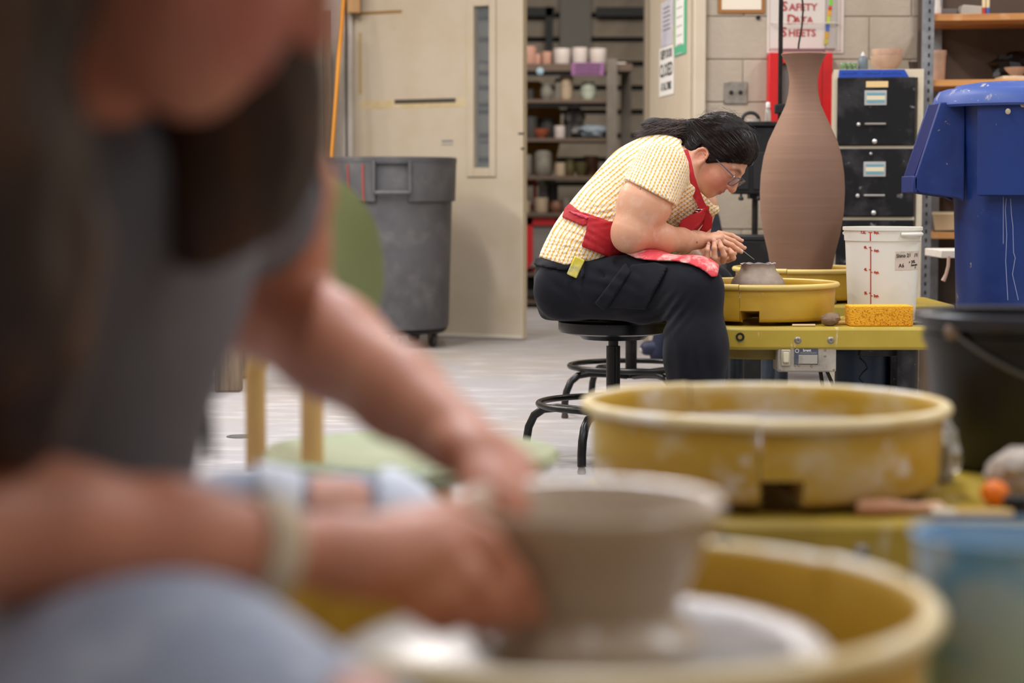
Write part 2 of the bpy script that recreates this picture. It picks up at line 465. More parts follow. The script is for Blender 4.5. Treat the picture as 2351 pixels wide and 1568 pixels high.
for i in range(6): MB().bx((-ww * .3, -.002, -.005 + .022 * i - .03), (ww * .3 * (1 - .1 * (i % 3)), -.0012, .003 + .022 * i - .03)).build('print_line', M('grey_ink', (120, 120, 132), .6), t)
t, ww, hh = notice('taped_notice', 'white sheet framed in green tape on the right door leaf', (1547, -12), (1573, 122), M('green_tape', (82, 178, 136), .5))
MB().box((-.01, -.002, .03), (ww * .7, .0012, hh * .88)).build('paper', white, t)
for i in range(7): MB().bx((-ww * .28, -.0034, .12 - .045 * i), (ww * .2, -.0026, .127 - .045 * i)).build('print_line', M('pale_grey_ink', (176, 176, 180), .6), t)
sgm = thing('gap_note', 'small yellowed strip of tape beside the lilac sheet', 'tape', (*(p0 + dv / D2 * d2loc(1545, 90)[0] + np.array((dv[1], -dv[0])) / D2 * .003), at(1545, 92, 10.3)[2]), math.atan2(dv[1], dv[0]))
MB().box((0, 0, 0), (.03, .0024, .12)).build('strip', tape_old, sgm)

# ------------------------------------------------------------------ things on the block wall
WY = 9.577
def wthing(name, label, cat, a, b, group=None, dep=0.):
    A, B = at(a[0], a[1], WY - dep), at(b[0], b[1], WY - dep)
    t = thing(name, label, cat, ((A[0] + B[0]) / 2, WY - dep, (A[2] + B[2]) / 2), 0, group)
    return t, B[0] - A[0], A[2] - B[2]
t, ww, hh = wthing('clipboard', 'brown clipboard holding a white sheet on the block wall', 'clipboard', (1649, -110), (1756, 31))
MB().bx((-ww / 2, -.006, -hh / 2), (ww / 2, 0, hh / 2)).build('board', M('clipboard_brown', (158, 104, 48), .5), t, bev=.004)
MB().bx((-ww * .42, -.009, -hh * .44), (ww * .42, -.0065, hh * .42)).build('sheet', M('warm_paper', (224, 214, 198), .7), t)
MB().bx((-.05, -.018, hh * .4), (.05, -.0095, hh * .49)).build('clip', chrome, t, bev=.003)
t, ww, hh = wthing('wall_screw', 'dark screw head in the block wall beneath the clipboard', 'screw', (1735, 36), (1746, 46))
MB().lathe([(0, -.004), (.008, -.003), (.0105, 0), (.0105, .004)], 12).build('screw_head', ink, t, rot=(PI / 2, 0, 0)); t.children[0].location = (0, -.003, 0)
t, ww, hh = wthing('socket_plate', 'square steel plate with two dark key switches on the block wall', 'switch', (1662, 188), (1716, 239))
MB().bx((-ww / 2, -.006, -hh / 2), (ww / 2, 0, hh / 2)).build('plate', M('brushed_steel', (150, 144, 134), .4, .6, var=[((120, 114, 106), 30, .45, .7)]), t, bev=.003)
for q in (-.19, .2):
    MB().lathe([(0, .012), (.007, .012), (.0095, .004), (.011, 0)], 12).build('key_switch', ink, t, rot=(PI / 2, 0, 0)).location = (q * ww, -.006, .002)
# safety sheet holder
t, ww, hh = wthing('safety_sheet_holder', 'clear wall rack holding the white SAFETY DATA SHEETS poster', 'sign', (1762, -70), (1936, 122))
Z = lambda py: at(0, py, WY)[2] - t.location[2]
X_ = lambda px: at(px, 0, WY)[0] - t.location[0]
MB().bx((-ww / 2, -.004, -hh / 2), (ww / 2, 0, hh / 2)).build('backing_card', M('pale_card', (206, 200, 192), .5), t)
sb = MB().bx((X_(1768), -.010, Z(112)), (X_(1895), -.004, hh / 2)).build('poster', M('poster_white', (204, 196, 190), .6), t)
MB().bx((X_(1792), -.0065, Z(119)), (X_(1896), -.004, Z(111))).build('lower_edge', M('mauve_edge', (120, 96, 100), .6), t)
for s, py, px, sz in (('S', 15, 1802, .073), ('D', 45, 1812, .073), ('S', 75, 1802, .073)): pass
cxx = (X_(1795) + X_(1873)) / 2
for (big, rest), py in (((('S', 'AFETY')), 16), ((('D', 'ATA')), 46), ((('S', 'HEETS')), 75)):
    wd = {'AFETY': 80, 'ATA': 56, 'HEETS': 82}[rest]; x0 = 1834 - wd / 2
    text('lettering', big, .062, redink, t, (X_(x0), -.0108, Z(py)), align='LEFT', bold=.0016)
    text('lettering', rest, .047, redink, t, (X_(x0 + 17), -.0108, Z(py + 2)), align='LEFT', bold=.0012)
dots = MB()
for i in range(34):
    z = hh / 2 - .004 - i * (hh - .01) / 34
    dots.bx((X_(1766), -.006, z - .0035), (X_(1769), -.0035, z)); dots.bx((X_(1928), -.006, z - .0035), (X_(1931), -.0035, z))
for i in range(30):
    x = -ww / 2 + .012 + i * (ww - .02) / 30; dots.bx((x, -.006, -hh / 2 + .008), (x + .006, -.0035, -hh / 2 + .012))
dots.build('dashed_border', M('dash_red', (190, 90, 96), .6), t)
rod = M('wire_white', (212, 206, 198), .35)
MB().tube([(-ww * .45, -.012, Z(54)), (-ww * .45, -.035, Z(54)), (ww * .38, -.035, Z(54)), (ww * .42, -.03, Z(55)), (ww * .42, -.004, Z(55))], .003, 6).build('rack_wire', rod, t)
for i, c_ in enumerate(((120, 190, 60), (200, 60, 50), (214, 150, 40), (180, 190, 60), (70, 100, 170), (196, 150, 40), (176, 168, 60))):
    y0 = [0, 15, 22, 38, 57, 74, 90][i]; y1 = [14, 24, 37, 56, 73, 89, 102][i]
    xx = 1907 - i * 1.6
    MB().bx((X_(xx - 5), -.022, Z(y1)), (X_(xx + 3), -.010, Z(y0))).build('index_tab', M('tab%d' % i, c_, .5), t)
MB().bx((X_(1896), -.02, Z(112)), (X_(1918), -.005, hh / 2)).build('binder_spine', M('binder_grey', (170, 164, 158), .5), t)
# red box below it
t, ww, hh = wthing('red_wall_cabinet', 'red metal cabinet on the block wall behind the tall vase', 'cabinet', (1760, 124), (1902, 318), dep=.0)
MB().bx((-ww / 2, -.10, -hh / 2), (-ww / 2 + .06, 0, hh / 2)).bx((ww / 2 - .085, -.10, -hh / 2), (ww / 2, 0, hh / 2)).bx((-ww / 2 + .06, -.10, hh / 2 - .05), (ww / 2 - .085, 0, hh / 2)).bx((-ww / 2 + .06, -.10, -hh / 2), (ww / 2 - .085, 0, -hh / 2 + .05)).build('case', red, t, bev=.003)
MB().bx((-ww / 2 + .06, -.07, -hh / 2 + .05), (ww / 2 - .085, -.06, hh / 2 - .05)).build('grey_panel', M('cabinet_grey', (104, 96, 92), .5), t)
MB().bx((ww / 2 - .05, -.102, -hh / 2 + .01), (ww / 2 - .048, -.099, hh / 2 - .01)).build('fold_line', M('dark_red', (110, 6, 10), .5), t)

# ------------------------------------------------------------------ black pole, hanging lead, black kit
b = at(1790, 300, 8.35); 
t = thing('light_stand', 'tall thin black pole stand rising beside the vase neck', 'stand', (b[0], 8.35, 0))
MB().tube([(0, 0, .02), (0, 0, 1.95)], .0095, 10).build('pole', blackm, t)
MB().lathe([(0, 0), (.10, 0), (.10, .008), (.02, .022), (0, .022)], 28).build('base_plate', blackm, t)
zc = at(1790, 250, 8.35)[2]
MB().bx((-.022, -.02, zc - .02), (.022, .02, zc + .02)).build('clamp', blackp, t, bev=.004)
MB().tube([(.02, -.02, zc), (.04, -.03, zc + .005)], .008, 8).build('clamp_screw', chrome, t)
# lead
pts = [at(x, y, 8.2) for x, y in ((1836, -60), (1840, -20), (1844, 20), (1841, 60), (1834, 100), (1833, 112))]
base = pts[-1]
t = tag(MB().tube([p - base for p in pts], .0038, 8).build('hanging_cable', blackp, None, loc=base), 'thin black cable hanging down above the vase mouth', 'cable')
# black tool cart at the wall
A, B = at(1688, 290, 8.75), at(1792, 446, 8.75)
t = thing('black_equipment_case', 'black equipment case with two round knobs hanging behind the potter', 'case', ((A[0] + B[0]) / 2, 8.8, B[2]))
wd, ht = B[0] - A[0], A[2] - B[2]
MB().bx((-wd / 2, -.06, 0), (wd / 2, .1, ht)).build('body', blackp, t, bev=.006)
for i in range(3):
    MB().bx((-wd / 2 + .012 + i * wd / 3, -.066, .02), (-wd / 2 + (i + 1) * wd / 3 - .006, -.06, ht * .62)).build('front_panel', M('soft_black', (24, 24, 26), .5), t, bev=.003)
for q in (-.36, .02):
    MB().tube([(q * wd, -.05, .0), (q * wd, -.05, -.012)], .005, 8).lathe([(0, -.028), (.010, -.026), (.0125, -.018), (.008, -.01), (0, -.008)], 12, c=(q * wd, -.05, 0)).build('knob', blackp, t)
MB().bx((-wd / 2 - .02, -.08, ht), (wd / 2, .1, ht + .02)).build('top_tray', blackp, t, bev=.004)
MB().tube([(-.03 + .036 * math.cos(a), -.02, ht + .03 + .03 * math.sin(a)) for a in np.linspace(-.4, PI + .2, 12)], .008, 8).build('hoop_handle', blackp, t)
MB().lathe([(.0, .0), (.028, .0), (.028, .012), (0, .012)], 14, c=(-.02, -.03, ht + .02)).build('pale_dial', M('pale_grey_plastic', (170, 164, 156), .5), t)
MB().bx((-.03, -.02, -.02), (.03, .08, .0)).build('bracket', blackp, t)
MB().tube([(.0, .04, .3), (.0, .04, -B[2] + .02)], .014, 10).bx((-.12, -.12, -B[2]), (.06, .12, -B[2] + .02)).build('stand_post', blackm, t)
p = at(1763, 268, 8.72)
t = thing('clear_bottle', 'small clear bottle with a white cap on the black case', 'bottle', (p[0], 8.72, B[2] + ht + .02))
MB().lathe([(0, 0), (.012, 0), (.013, .004), (.013, .045), (.007, .055), (.006, .062)], 14).build('body', M('clear_plastic', (214, 214, 208), .1, trans=.75), t)
MB().lathe([(.008, .06), (.0095, .062), (.009, .082), (0, .085)], 12).build('cap', white, t)
# black box at floor behind pan
A, B = at(1672, 553, 8.4), at(1775, 640, 8.4)
t = thing('black_storage_box', 'matte black box standing on the floor beneath the equipment case', 'box', ((A[0] + B[0]) / 2 + .01, 8.45, 0), -.12)
MB().bx((-.11, -.12, .0), (.11, .12, .655)).build('body', blackp, t, bev=.006)
MB().bx((-.115, -.125, .655), (.115, .125, .675)).build('lid', M('soft_black', (0, 0, 0)), t, bev=.004)

# ------------------------------------------------------------------ filing cabinet
CY = 8.62
x0, x1 = at(1914, 300, CY)[0], at(2117, 300, CY)[0]; zt = at(0, 159, CY)[2]
fc = thing('filing_cabinet', 'cream filing cabinet with black drawers and a blue tape strip', 'cabinet', ((x0 + x1) / 2, CY, 0), -.14)
W = x1 - x0; beige = M('cabinet_cream', (206, 194, 170), .45, var=[((180, 164, 136), 5, .5, .75)])
MB().bx((-W / 2, 0, .0), (-W / 2 + .022, .43, zt)).bx((W / 2 - .024, 0, 0), (W / 2, .43, zt)).bx((-W / 2 + .022, 0, zt - .036), (W / 2 - .024, .43, zt)).bx((-W / 2 + .022, .024, .0), (W / 2 - .024, .43, zt - .036)).build('carcass', beige, fc)
dkm = M('chalky_black', (15, 15, 18), .55, spec=.3, var=[((70, 68, 72), 6, .5, .8), ((150, 146, 146), 22, .66, .76)])
lbl = M('label_blue', (104, 156, 172), .6); lblc = M('label_cream', (216, 206, 176), .6)
for i in range(4):
    yt, yb = 178 + 163.5 * i, 333 + 163.5 * i
    z1, z0 = at(0, yt, CY)[2], max(.03, at(0, yb, CY)[2])
    dx0, dx1 = at(1926, 0, CY)[0] - fc.location[0], at(2103, 0, CY)[0] - fc.location[0]
    d = MB().bx((dx0, -.018, z0), (dx1, .02, z1)).build('drawer', dkm, fc, bev=.003)
    MB().bx((dx0 - .004, -.004, z0 - .017), (dx1 + .004, .019, z0 - .003)).build('rail', beige, fc)
    X = lambda px: at(px, 0, CY)[0] - fc.location[0]
    Zc = lambda py: at(0, py, CY)[2]
    o_ = 163.5 * i
    if yb < 640:
        MB().bx((X(1988), -.023, Zc(242 + o_)), (X(2038), -.018, Zc(208 + o_))).build('label_holder', M('label_grey', (172, 172, 170), .5), d, bev=.0015)
        MB().bx((X(1993), -.0245, Zc(219 + o_)), (X(2034), -.0228, Zc(214 + o_))).bx((X(1993), -.0245, Zc(236 + o_)), (X(2034), -.0228, Zc(231 + o_))).build('label_stripe', lbl, d)
        MB().bx((X(1993), -.0243, Zc(230 + o_)), (X(2034), -.0228, Zc(220 + o_))).build('label_card', lblc, d)
        MB().tube([(X(1990), -.02, Zc(285 + o_)), (X(1990), -.035, Zc(285 + o_)), (X(2036), -.035, Zc(285 + o_)), (X(2036), -.02, Zc(285 + o_))], .0055, 8).build('handle', chrome, d)
        MB().lathe([(0, .012), (.008, .01), (.01, 0)], 12).build('thumb_latch', chrome, d, rot=(PI / 2, 0, 0)).location = (X(1975), -.018, Zc(286 + o_))
        MB().lathe([(0, .012), (.010, .009), (.011, 0)], 14).build('lock', chrome, d, rot=(PI / 2, 0, 0)).location = (X(2012), -.018, Zc(325 + o_))
    if i == 0:
        MB().bx((X(1991), -.0205, Zc(201)), (X(2041), -.017, Zc(187))).build('masking_tape', M('masking_tape', (222, 192, 138), .6), d)
    if i == 1: MB().lathe([(0, .004), (.006, .003), (.007, 0)], 10).build('rivet', chrome, d, rot=(PI / 2, 0, 0)).location = (X(2004), -.018, Zc(353))
X = lambda px: at(px, 0, CY)[0] - fc.location[0]
MB().prism([(X(1930), zt - .002), (X(2078), zt - .002), (X(2088), zt - .034), (X(1928), zt - .036)], -.004, .001, 'y').build('blue_tape', M('blue_tape', (30, 70, 168), .55), fc)
scr = MB()
xx = 1938
for k in range(26):
    if k in (7, 8, 17): xx += 5.2; continue
    h = rng.uniform(.006, .012)
    scr.box((X(xx), -.0047, zt - .018 + rng.uniform(-.002, .002)), (.0022, .0012, h), Matrix.Rotation(rng.uniform(-.6, .6), 3, 'Y')); xx += 5.2
scr.build('marker_scrawl', M('marker_navy', (16, 24, 66), .6), fc)
def lathe_thing(name, label, cat, px, py, Y, prof, mat, group=None, n=24, base_z=None, part='body'):
    p = at(px, py, Y); o = MB().lathe(prof, n).build(name, mat, None, loc=(p[0], Y, base_z if base_z is not None else p[2]))
    return tag(o, label, cat, group)
def potprof(r0, r1, h, t=.006, mid=None):
    pr = [(0, 0), (r0, 0)]
    if mid: pr += [(mid, h * .45)]
    pr += [(r1, h), (r1 - t, h), ((mid or r0) - t, h * .45 if mid else t * 1.5), (0, t * 1.5)]
    return pr
clay_pink = M('bisque_pink', (196, 164, 142), .7, var=[((172, 138, 116), 8, .4, .7)])
b0 = tag(MB().lathe([(0, 0), (.035, 0), (.062, .03), (.071, .066), (.066, .066), (.056, .034), (0, .012)], 28).build('clay_bowl', clay_pink, None, loc=(at(2035, 0, 8.8)[0], 8.78, zt)), 'wide beige clay bowl beneath its stacked mate on the filing cabinet', 'bowl', 'stacked bowls on the cabinet')
tag(MB().lathe([(0, 0), (.04, 0), (.061, .012), (.066, .034), (.0665, .042), (.062, .042), (.055, .016), (0, .008)], 28).build('clay_bowl', clay_pink, None, loc=(at(2037, 0, 8.8)[0], 8.78, zt + .054)), 'beige clay bowl nested on top of the cabinet bowl pair', 'bowl', 'stacked bowls on the cabinet')
gglass = M('green_glass', (120, 150, 110), .15, trans=.4, var=[((220, 224, 190), 40, .6, .68)])
for i, px in enumerate((1936, 1949, 1962)):
    tag(MB().lathe([(0, 0), (.013, 0), (.0145, .004), (.0145, .026), (.011, .032), (0, .033)], 14).build('glitter_jar', gglass, None, loc=(at(px, 0, 8.7)[0], 8.68 + .012 * i, zt)), ['small green glass jar at the cabinet top corner', 'green glass jar between two others on the cabinet top', 'green glass jar nearest the grey bottle on the cabinet'][i], 'jar', 'green jars on the cabinet')
gb = thing('grey_bottle', 'grey squeeze bottle with pale nozzle on the filing cabinet', 'bottle', (at(1983, 0, 8.72)[0], 8.72, zt))
MB().lathe([(0, 0), (.02, 0), (.022, .004), (.022, .045), (.014, .06), (.008, .063), (0, .063)], 18).build('body', M('bottle_grey', (96, 108, 116), .35), gb)
MB().lathe([(.009, .062), (.008, .07), (.003, .08), (0, .081)], 12).build('nozzle', M('pale_nozzle', (200, 200, 196), .4), gb)
tag(MB().lathe(potprof(.016, .021, .036), 18).build('dark_pot', M('dark_brown_glaze', (46, 34, 30), .3), None, loc=(at(2099, 0, 8.7)[0], 8.7, zt)), 'tiny dark brown pot at the cabinet edge by the rack', 'pot')
# ------------------------------------------------------------------ grey barrel bin on a dolly
TY = 11.0
def arcband(mb, r0, r1, z0, z1, a0, a1, t=.012, n=16):
    """thin curved panel standing proud of a tapering barrel"""
    return mb.lathe([(r0, z0), (r0 + t, z0 + .004), (r1 + t, z1), (r1, z1)], n, a0=a0, a1=a1, close=True)
def barrel(name, label, loc, R, H, z0, mat, gap=(-.09, .16), rz=0., skirt=.235):
    t = thing(name, label, 'bin', loc, rz)
    rb = R * .885
    rr = lambda z: rb + (R * .955 - rb) * (z / H)
    MB().lathe([(0, z0), (rb - .03, z0), (rb - .006, z0 + .01), (rb, z0 + .035), (rr(H), z0 + H), (rr(H) - .008, z0 + H), (rb - .008, z0 + .04), (0, z0 + .03)], 48).build('body', mat, t)
    MB().lathe([(R * .93, z0 + H - .026), (R, z0 + H - .03), (R + .004, z0 + H - .022), (R + .004, z0 + H + .004), (R - .01, z0 + H + .008), (R * .93, z0 + H + .004)], 48, close=True).build('rim', mat, t)
    s = z0 + H - skirt
    for a0, a1 in ((gap[1], PI - .12), (PI + .12, 2 * PI + gap[0])):
        m = MB(); arcband(m, rr(H - skirt) - .004, rr(H) - .004, s, z0 + H - .026, a0, a1, .022, 26).build('skirt', mat, t)
    h = MB(); rg = rr(H - skirt * .7) + .02
    for a in gap:
        h.box((rg * math.sin(a), -rg * math.cos(a), z0 + H - .10), (.014, .05, .17), Matrix.Rotation(a, 3, 'Z'))
    h.tube([((rg + .012) * math.sin(a), -(rg + .012) * math.cos(a), z0 + H - .185) for a in np.linspace(gap[0], gap[1], 6)], .013, 8)
    h.build('handle', mat, t, bev=.003)
    return t
binm = M('grey_bin_plastic', (88, 88, 92), .55, var=[((112, 111, 110), 7, .5, .8), ((66, 66, 70), 3, .45, .75), ((186, 180, 170), 60, .72, .8)], bump=(80, .08))
tb = barrel('barrel_bin', 'tall grey barrel bin on casters before the beige door', (at(895, 0, TY)[0], TY, 0), .36, .935, .098, binm, gap=(-.176, .335))
redrip = M('red_smear', (150, 70, 58), .6)
for a, zz in ((-.36, .80), (-.62, .84)):
    m = MB(); m.lathe([(.358, zz), (.3605, zz), (.3672, 1.0), (.365, 1.0)], 2, a0=a - .016, a1=a + .016, close=True); m.build('red_smear', redrip, tb)
MB().lathe([(0, .075), (.24, .075), (.29, .08), (.31, .10), (.30, .10), (.0, .095)], 32).build('dolly', blackp, tb)
rub = M('caster_rubber', (74, 70, 66), .6)
for k in range(5):
    a = 2 * PI * k / 5 + .12
    x, y = .235 * math.sin(a), -.235 * math.cos(a)
    w_ = MB(); rot = Matrix.Rotation(rng.uniform(0, 3), 3, 'Z')
    o = len(w_.v); w_.lathe([(.018, -.014), (.034, -.014), (.038, -.008), (.038, .008), (.034, .014), (.018, .014)], 20, close=True)
    for i in range(o, len(w_.v)):
        v = w_.v[i]; q = rot @ Vector((v[0], v[2], v[1])); w_.v[i] = (q.x + x, q.y + y, q.z + .038)
    c_ = w_.build('caster', rub, tb)
    MB().box((x, y, .062), (.03, .05, .03), rot).box((x, y, .04), (.008, .04, .05), rot).build('fork', M('fork_steel', (120, 112, 104), .4, .6), c_)
# yellow broom handle, leaning brown boards
a, b = at(793, -70, 11.75), at(760, 372, 11.45)
e = b + (b - a) * 1.18; s_ = (.02 - a[2]) / (b[2] - a[2]); e = a + (b - a) * s_
t = thing('broom', 'long yellow broom handle leaning by the door behind the bin', 'broom', (e[0], e[1], 0))
MB().tube([a - e + (0, 0, .02), (0, 0, .09)], .0135, 10).build('handle', M('broom_yellow', (228, 150, 22), .4), t)
MB().bx((-.14, -.03, .06), (.14, .03, .10)).build('head', blackp, t, bev=.004)
MB().bx((-.14, -.035, 0), (.14, .035, .06)).build('bristles', M('bristle', (60, 54, 48), .9), t)
bw = M('brown_board', (128, 104, 84), .7, var=[((96, 76, 60), 12, .4, .7, (1, 1, .1))])
for i, (px, wpx, yy) in enumerate(((690, 46, 11.7), (728, 30, 11.62), (752, 20, 11.55))):
    p = at(px, 200, yy); ww = wpx / 395
    tag(MB().box((0, 0, .95), (ww, .022, 1.9)).build('leaning_board', [bw, M('grey_brown_board', (150, 134, 116), .7), bw][i], None, bev=.002, loc=(p[0], yy, 0), rot=(-.05, 0, .1 * i)),
        ['wide brown board leaning at the back wall, farthest from the bin', 'greyish brown board leaning between two darker ones', 'narrow brown board leaning closest to the yellow broom'][i], 'board', 'boards leaning at the back wall')

# ------------------------------------------------------------------ store-room shelf unit and its pots
SY = 14.5
sx1 = at(1418, 0, SY)[0]; sx0 = -.85
su = thing('pottery_shelf', 'brown wooden shelf unit of pots in the store room', 'shelf', (0, SY, 0))
zs = lambda py, Y=SY: at(0, py, Y)[2]
LV = [146, 228, 317, 404, 489, 626, 690]
SZ = [zs(y) for y in LV]
for i, z in enumerate(SZ):
    th = .055 if i == 0 else .028
    MB().bx((sx0, 0, z - th), (sx1 - (.0 if i else -.11), .48, z)).build('shelf_board', M('store_shelf_wood', (82, 66, 54), .7), su, bev=.003)
    if i in (0, 1): MB().bx((sx0, .03, z - th - .03), (sx1 - .02, .06, z - th)).build('rail', blackm, su)
pgm = M('grey_post', (104, 95, 87), .6, var=[((84, 76, 68), 6, .4, .7)])
for x, y in ((sx1 - .04, -.01), (sx0 + .04, -.01), (sx1 + .09, .47), (sx0 + .04, .47)):
    MB().bx((x - .038, y - .03, 0), (x + .038, y + .03, SZ[0] + (.03 if y < .1 else -.02))).build('post', pgm, su, bev=.003)
A, B = at(1312, 143, SY - .03), at(1387, 173, SY - .03)
ps = thing('purple_sign', 'purple printed card on the front of the top shelf', 'sign', ((A[0] + B[0]) / 2, SY - .012, (A[2] + B[2]) / 2))
ww, hh = B[0] - A[0], A[2] - B[2]
MB().bx((-ww / 2, 0, -hh / 2), (ww / 2, .005, hh / 2)).build('card', M('purple_card', (118, 74, 114), .6), ps)
m = MB()
for r in range(3):
    x = -ww * .38
    while x < ww * .36:
        l = rng.uniform(.006, .016); m.bx((x, -.001, hh * (.28 - .3 * r) - .009), (x + l, .0005, hh * (.28 - .3 * r) + .009)); x += l + .005
m.build('print_line', M('dark_plum_print', (52, 20, 48), .6), ps)
tg = at(1240, 163, SY - .05)
tag(MB().lathe([(0, -.002), (.024, -.002), (.027, 0), (.02, .004), (0, .004)], 14).build('blue_tag', M('blue_tag', (128, 148, 160), .6), None, loc=(tg[0], SY - .006, tg[2]), rot=(PI / 2, .2, 0)), 'pale blue round tag on the front edge of the top shelf', 'tag')
ob = M('ochre_board', (186, 134, 44), .65)
A, B = at(1190, 185, 14.88), at(1288, 402, 14.88)
tag(MB().prism([(A[0] - .2, B[2]), (B[0] - .06, B[2]), (B[0], SZ[2]), (B[0], SZ[1] - .06), (at(1240, 0, 14.88)[0], A[2]), (A[0] - .2, A[2])], 14.985, 15.0, 'y').build('ochre_board', ob), 'mustard yellow board behind the pots in the store room', 'board')
MATS = dict(pk=M('terracotta_pink', (164, 122, 106), .7), wh=M('white_bisque', (186, 174, 168), .6), gy=M('grey_pot', (122, 116, 106), .7, var=[((96, 92, 84), 8, .4, .7)]),
            dk=M('charcoal_pot', (58, 56, 54), .6), mt=M('mint_glaze', (176, 182, 166), .35, var=[((140, 146, 132), 30, .45, .6, (.1, .1, 1))]), tc=M('terracotta', (142, 74, 48), .6),
            ol=M('olive_glaze', (74, 66, 40), .4), bw=M('brown_glaze', (110, 72, 54), .5), tn=M('tan_pot', (170, 150, 126), .65))
n_pots = {}
def shelfpot(kind, px0, px1, pyt, lev, mat, label, Y=14.62, belly=0.):
    z = SZ[lev]; x0, x1 = at(px0, 0, Y)[0], at(px1, 0, Y)[0]; h = zs(pyt, Y) - z; r = (x1 - x0) / 2
    if kind == 'cup': pr = [(0, 0), (r * .86, 0), (r * .97, h * .1), (r, h), (r * .88, h), (r * .84, h * .1), (0, h * .08)]
    elif kind == 'bowl': pr = [(0, 0), (r * .5, 0), (r * .86, h * .45), (r, h), (r * .9, h), (r * .76, h * .45), (0, h * .14)]
    elif kind == 'jar': pr = [(0, 0), (r * .7, 0), (r, h * .3), (r * .98, h * .6), (r * .72, h * .92), (r * .78, h), (r * .66, h), (r * .62, h * .9), (r * .88, h * .5), (0, h * .1)]
    else: pr = [(0, 0), (r * .8, 0), (r, h * .12), (r, h * .92), (r * .92, h), (0, h)]
    o = MB().lathe(pr, 22).build({'cup': 'clay_cup', 'bowl': 'clay_bowl', 'jar': 'clay_jar', 'tub': 'clay_tub'}[kind], MATS[mat], None, loc=((x0 + x1) / 2, Y, z))
    return tag(o, label, {'cup': 'cup', 'bowl': 'bowl', 'jar': 'jar', 'tub': 'pot'}[kind], 'pots in the store room')
G = shelfpot
for a in (('cup', 1196, 1232, 107, 0, 'pk', 'tall pink clay cup at the door end of the top shelf'),
          ('cup', 1226, 1242, 124, 0, 'pk', 'smallest pink clay cup on the top shelf, beside the tall one'),
          ('cup', 1243, 1267, 119, 0, 'pk', 'pink clay cup with green marks next to the white cups'),
          ('cup', 1270, 1310, 112, 0, 'wh', 'white cup with a grey streak, first of three white cups'),
          ('cup', 1313, 1350, 110, 0, 'wh', 'middle white cup above the purple card'),
          ('cup', 1353, 1394, 112, 0, 'wh', 'third white cup, at the post end of the top shelf'),
          ('jar', 1240, 1270, 192, 1, 'gy', 'round grey jar on the second store room shelf'),
          ('tub', 1274, 1288, 180, 1, 'gy', 'narrow grey green tumbler on the second shelf'),
          ('tub', 1286, 1316, 172, 1, 'tn', 'tall stacked pale tub behind the mint jar'),
          ('jar', 1332, 1370, 188, 1, 'mt', 'ribbed mint green jar on the second shelf'),
          ('cup', 1206, 1226, 205, 1, 'dk', 'dark cup against the mustard board on the second shelf'),
          ('cup', 1200, 1235, 268, 2, 'dk', 'large charcoal pot at the door end of the third shelf'),
          ('cup', 1236, 1276, 272, 2, 'dk', 'charcoal pot with blue rim tape on the third shelf', 14.72),
          ('bowl', 1220, 1262, 296, 2, 'tc', 'terracotta bowl in front of the charcoal pots'),
          ('cup', 1272, 1299, 289, 2, 'wh', 'white mug with a rust drip on the third shelf'),
          ('cup', 1300, 1314, 286, 2, 'dk', 'slim dark tumbler right beside the rust drip mug'),
          ('tub', 1196, 1222, 355, 3, 'gy', 'grey tub cut off by the door on the fourth shelf'),
          ('tub', 1226, 1268, 346, 3, 'gy', 'tallest grey tub on the fourth shelf'),
          ('cup', 1274, 1300, 374, 3, 'tn', 'short tan cup on the fourth shelf'),
          ('jar', 1297, 1322, 366, 3, 'ol', 'dark olive jar next to the short tan cup'),
          ('bowl', 1318, 1352, 372, 3, 'ol', 'olive glazed bowl on the fourth shelf'),
          ('cup', 1340, 1376, 358, 3, 'bw', 'brown pot at the back of the fourth shelf', 14.8),
          ('cup', 1226, 1260, 454, 4, 'tn', 'cream cup on the fifth shelf above the red frame'),
          ('jar', 1262, 1294, 460, 4, 'bw', 'brown bottle shaped jar on the fifth shelf'),
          ('cup', 1203, 1218, 462, 4, 'tn', 'tan cup half hidden by the door on the fifth shelf'),
          ('cup', 1292, 1312, 456, 4, 'gy', 'pale grey cup beside the potter on the fifth shelf'),
          ('cup', 1258, 1282, 420, 4, 'dk', 'black kettle shaped pot at the back of the fifth shelf', 14.8)):
    G(*a)
mk = at(1284, 305, 14.56)
rd = M('wire_red', (176, 20, 24), .5)
A, B = at(1196, 412, 14.8), at(1232, 480, 14.8)
f = MB()
for lo, hi in (((A[0], B[2]), (A[0] + .02, A[2])), ((B[0] - .025, B[2]), (B[0], A[2])), ((A[0], A[2] - .02), (B[0], A[2])), ((A[0], B[2]), (B[0], B[2] + .02))): f.bx((lo[0], 14.79, lo[1]), (hi[0], 14.81, hi[1]))
tag(f.build('red_stand', rd, None, bev=.002), 'small red open frame on the fifth store room shelf', 'stand')
A, B = at(1236, 412, 14.86), at(1276, 470, 14.86)
t = thing('paper_packet', 'white printed packet with a green corner on the fifth shelf', 'packet', ((A[0] + B[0]) / 2, 14.86, SZ[4]))
MB().bx((-.065, -.01, 0), (.065, .015, .25)).build('packet', M('packet_white', (190, 188, 186), .6), t)
MB().bx((-.02, -.0115, .2), (.02, -.009, .24)).build('green_mark', M('packet_green', (84, 130, 50), .6), t)
for i in range(4): MB().bx((-.05, -.0115, .05 + .035 * i), (.05, -.009, .058 + .035 * i)).build('print_line', M('packet_grey', (140, 140, 150), .6), t)
A, B = at(1192, 500, SY), at(1282, 592, SY)
t = thing('red_crate', 'red framed crate with a grey front beneath the fifth shelf', 'crate', ((A[0] + B[0]) / 2, SY + .05, SZ[5]))
wd, ht = B[0] - A[0], A[2] - SZ[5]
f = MB()
